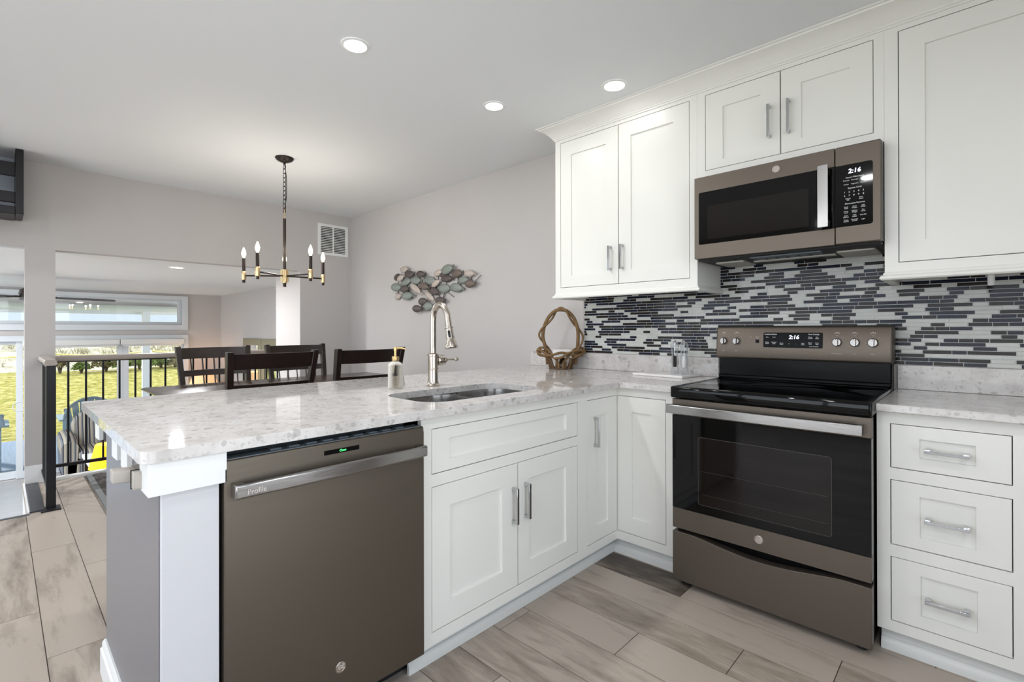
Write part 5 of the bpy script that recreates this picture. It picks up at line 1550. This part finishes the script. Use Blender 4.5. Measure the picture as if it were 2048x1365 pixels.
for i, (yy, w, hg, mt_, txt, stm) in enumerate(((-0.60, 0.22, 0.62, 'leafdry', 'small dark-stemmed shrub at the far left of the lawn edge', True), (0.05, 0.30, 0.42, 'leaf', 'small round green bush on the sand between the balusters', False),
        (0.85, 0.5, 0.62, 'leafdry', 'brownish bush at the lawn edge left of the mullion', False), (1.30, 0.45, 0.62, 'leaf', 'green bush close left of the door mullion', False),
        (2.0, 0.75, 0.66, 'leaf', 'wide green bush right of the door mullion', False), (2.8, 0.4, 0.6, 'leaf', 'green bush behind the porch post', False), (3.35, 0.45, 0.5, 'leafdry', 'brownish bush right of the porch post', False))):
    bush(-25.6, yy, -0.52, w, hg, mt_, txt, 30 + i, stm)
# rope fence along the dune
t = thing('rope_fence', 'straw-coloured rope fence sagging between short white posts on the dune', 'fence', (-25.9, 1.0, -0.5))
posts = [-4.2, -0.95, 2.45, 5.6]
for yy in posts:
    bx(-26.04, -25.9, yy - 0.06, yy + 0.06, -0.6, 0.30).build('post', 'white', t)
m = MB()
for a, b in zip(posts, posts[1:]):
    m.tube([(-25.97, a + (b - a) * i / 12, 0.26 - 0.12 * (1 - (2 * i / 12 - 1) ** 2)) for i in range(13)], 0.035, 6)
m.build('rope', 'rope', t)
# adirondack chairs facing the sea
def adirondack():
    t = thing('adirondack_chair', 'blue-grey slatted garden chair on the deck behind the striped armchair', 'chair', (0, 0, 0), 'garden chairs on the deck')
    t['_w'] = 0
    for s in (-1, 1):
        bx(-0.42, -0.36, s * 0.30 - 0.02, s * 0.30 + 0.02, 0, 0.72).build('leg', 'blueplastic', t)
        bx(0.14, 0.20, s * 0.30 - 0.02, s * 0.30 + 0.02, 0, 0.72).build('leg', 'blueplastic', t)
        MB().prism(rrect(-0.50, 0.28, s * 0.34 - 0.07, s * 0.34 + 0.07, 0.05, 4), XY, 0.72, 0.75).build('arm', 'blueplastic', t)
    m = MB()
    for k in range(6):
        x = -0.42 + k * 0.10; z = 0.44 - k * 0.025
        m.box(x, x + 0.085, -0.28, 0.28, z, z + 0.022)
    m.build('seat', 'blueplastic', t)
    m = MB()
    for k in range(7):
        u = (k - 3) / 3
        y0 = u * 0.22; y1 = u * 0.31
        top = 1.10 - 0.16 * u * u
        f = lambda z: 0.10 + (z - 0.3) * 0.30
        rings = []
        for z, yy, hw in ((0.30, y0, 0.034), (0.7, (y0 + y1) / 2, 0.040), (top - 0.02, y1, 0.045), (top, y1, 0.03)):
            rings.append([(f(z) - 0.009, yy - hw, z), (f(z) + 0.009, yy - hw, z), (f(z) + 0.009, yy + hw, z), (f(z) - 0.009, yy + hw, z)])
        m.loft(rings)
    m.build('back', 'blueplastic', t)
    m = MB()
    pts = [(0.10 + (0.74 + 0.33 * math.sin(a) - 0.3) * 0.30 + 0.02, 0.335 * math.cos(a), 0.76 + 0.34 * math.sin(a)) for a in [PI * i / 20 for i in range(21)]]
    m.tube(pts, 0.035, 8, flat=0.6)
    m.build('back_hoop', 'blueplastic', t)
    return t
a1 = adirondack()
a1.location = (-10.35, -1.18, -1.10)
a2 = copy_tree(a1); a2.location = (-10.3, -2.60, -1.10)
a2['label'] = 'blue-grey slatted garden chair on the deck, only its arm showing at the left edge'
bpy.context.view_layer.update()
for o in list(bpy.data.objects):
    if '_w' in o: del o['_w']
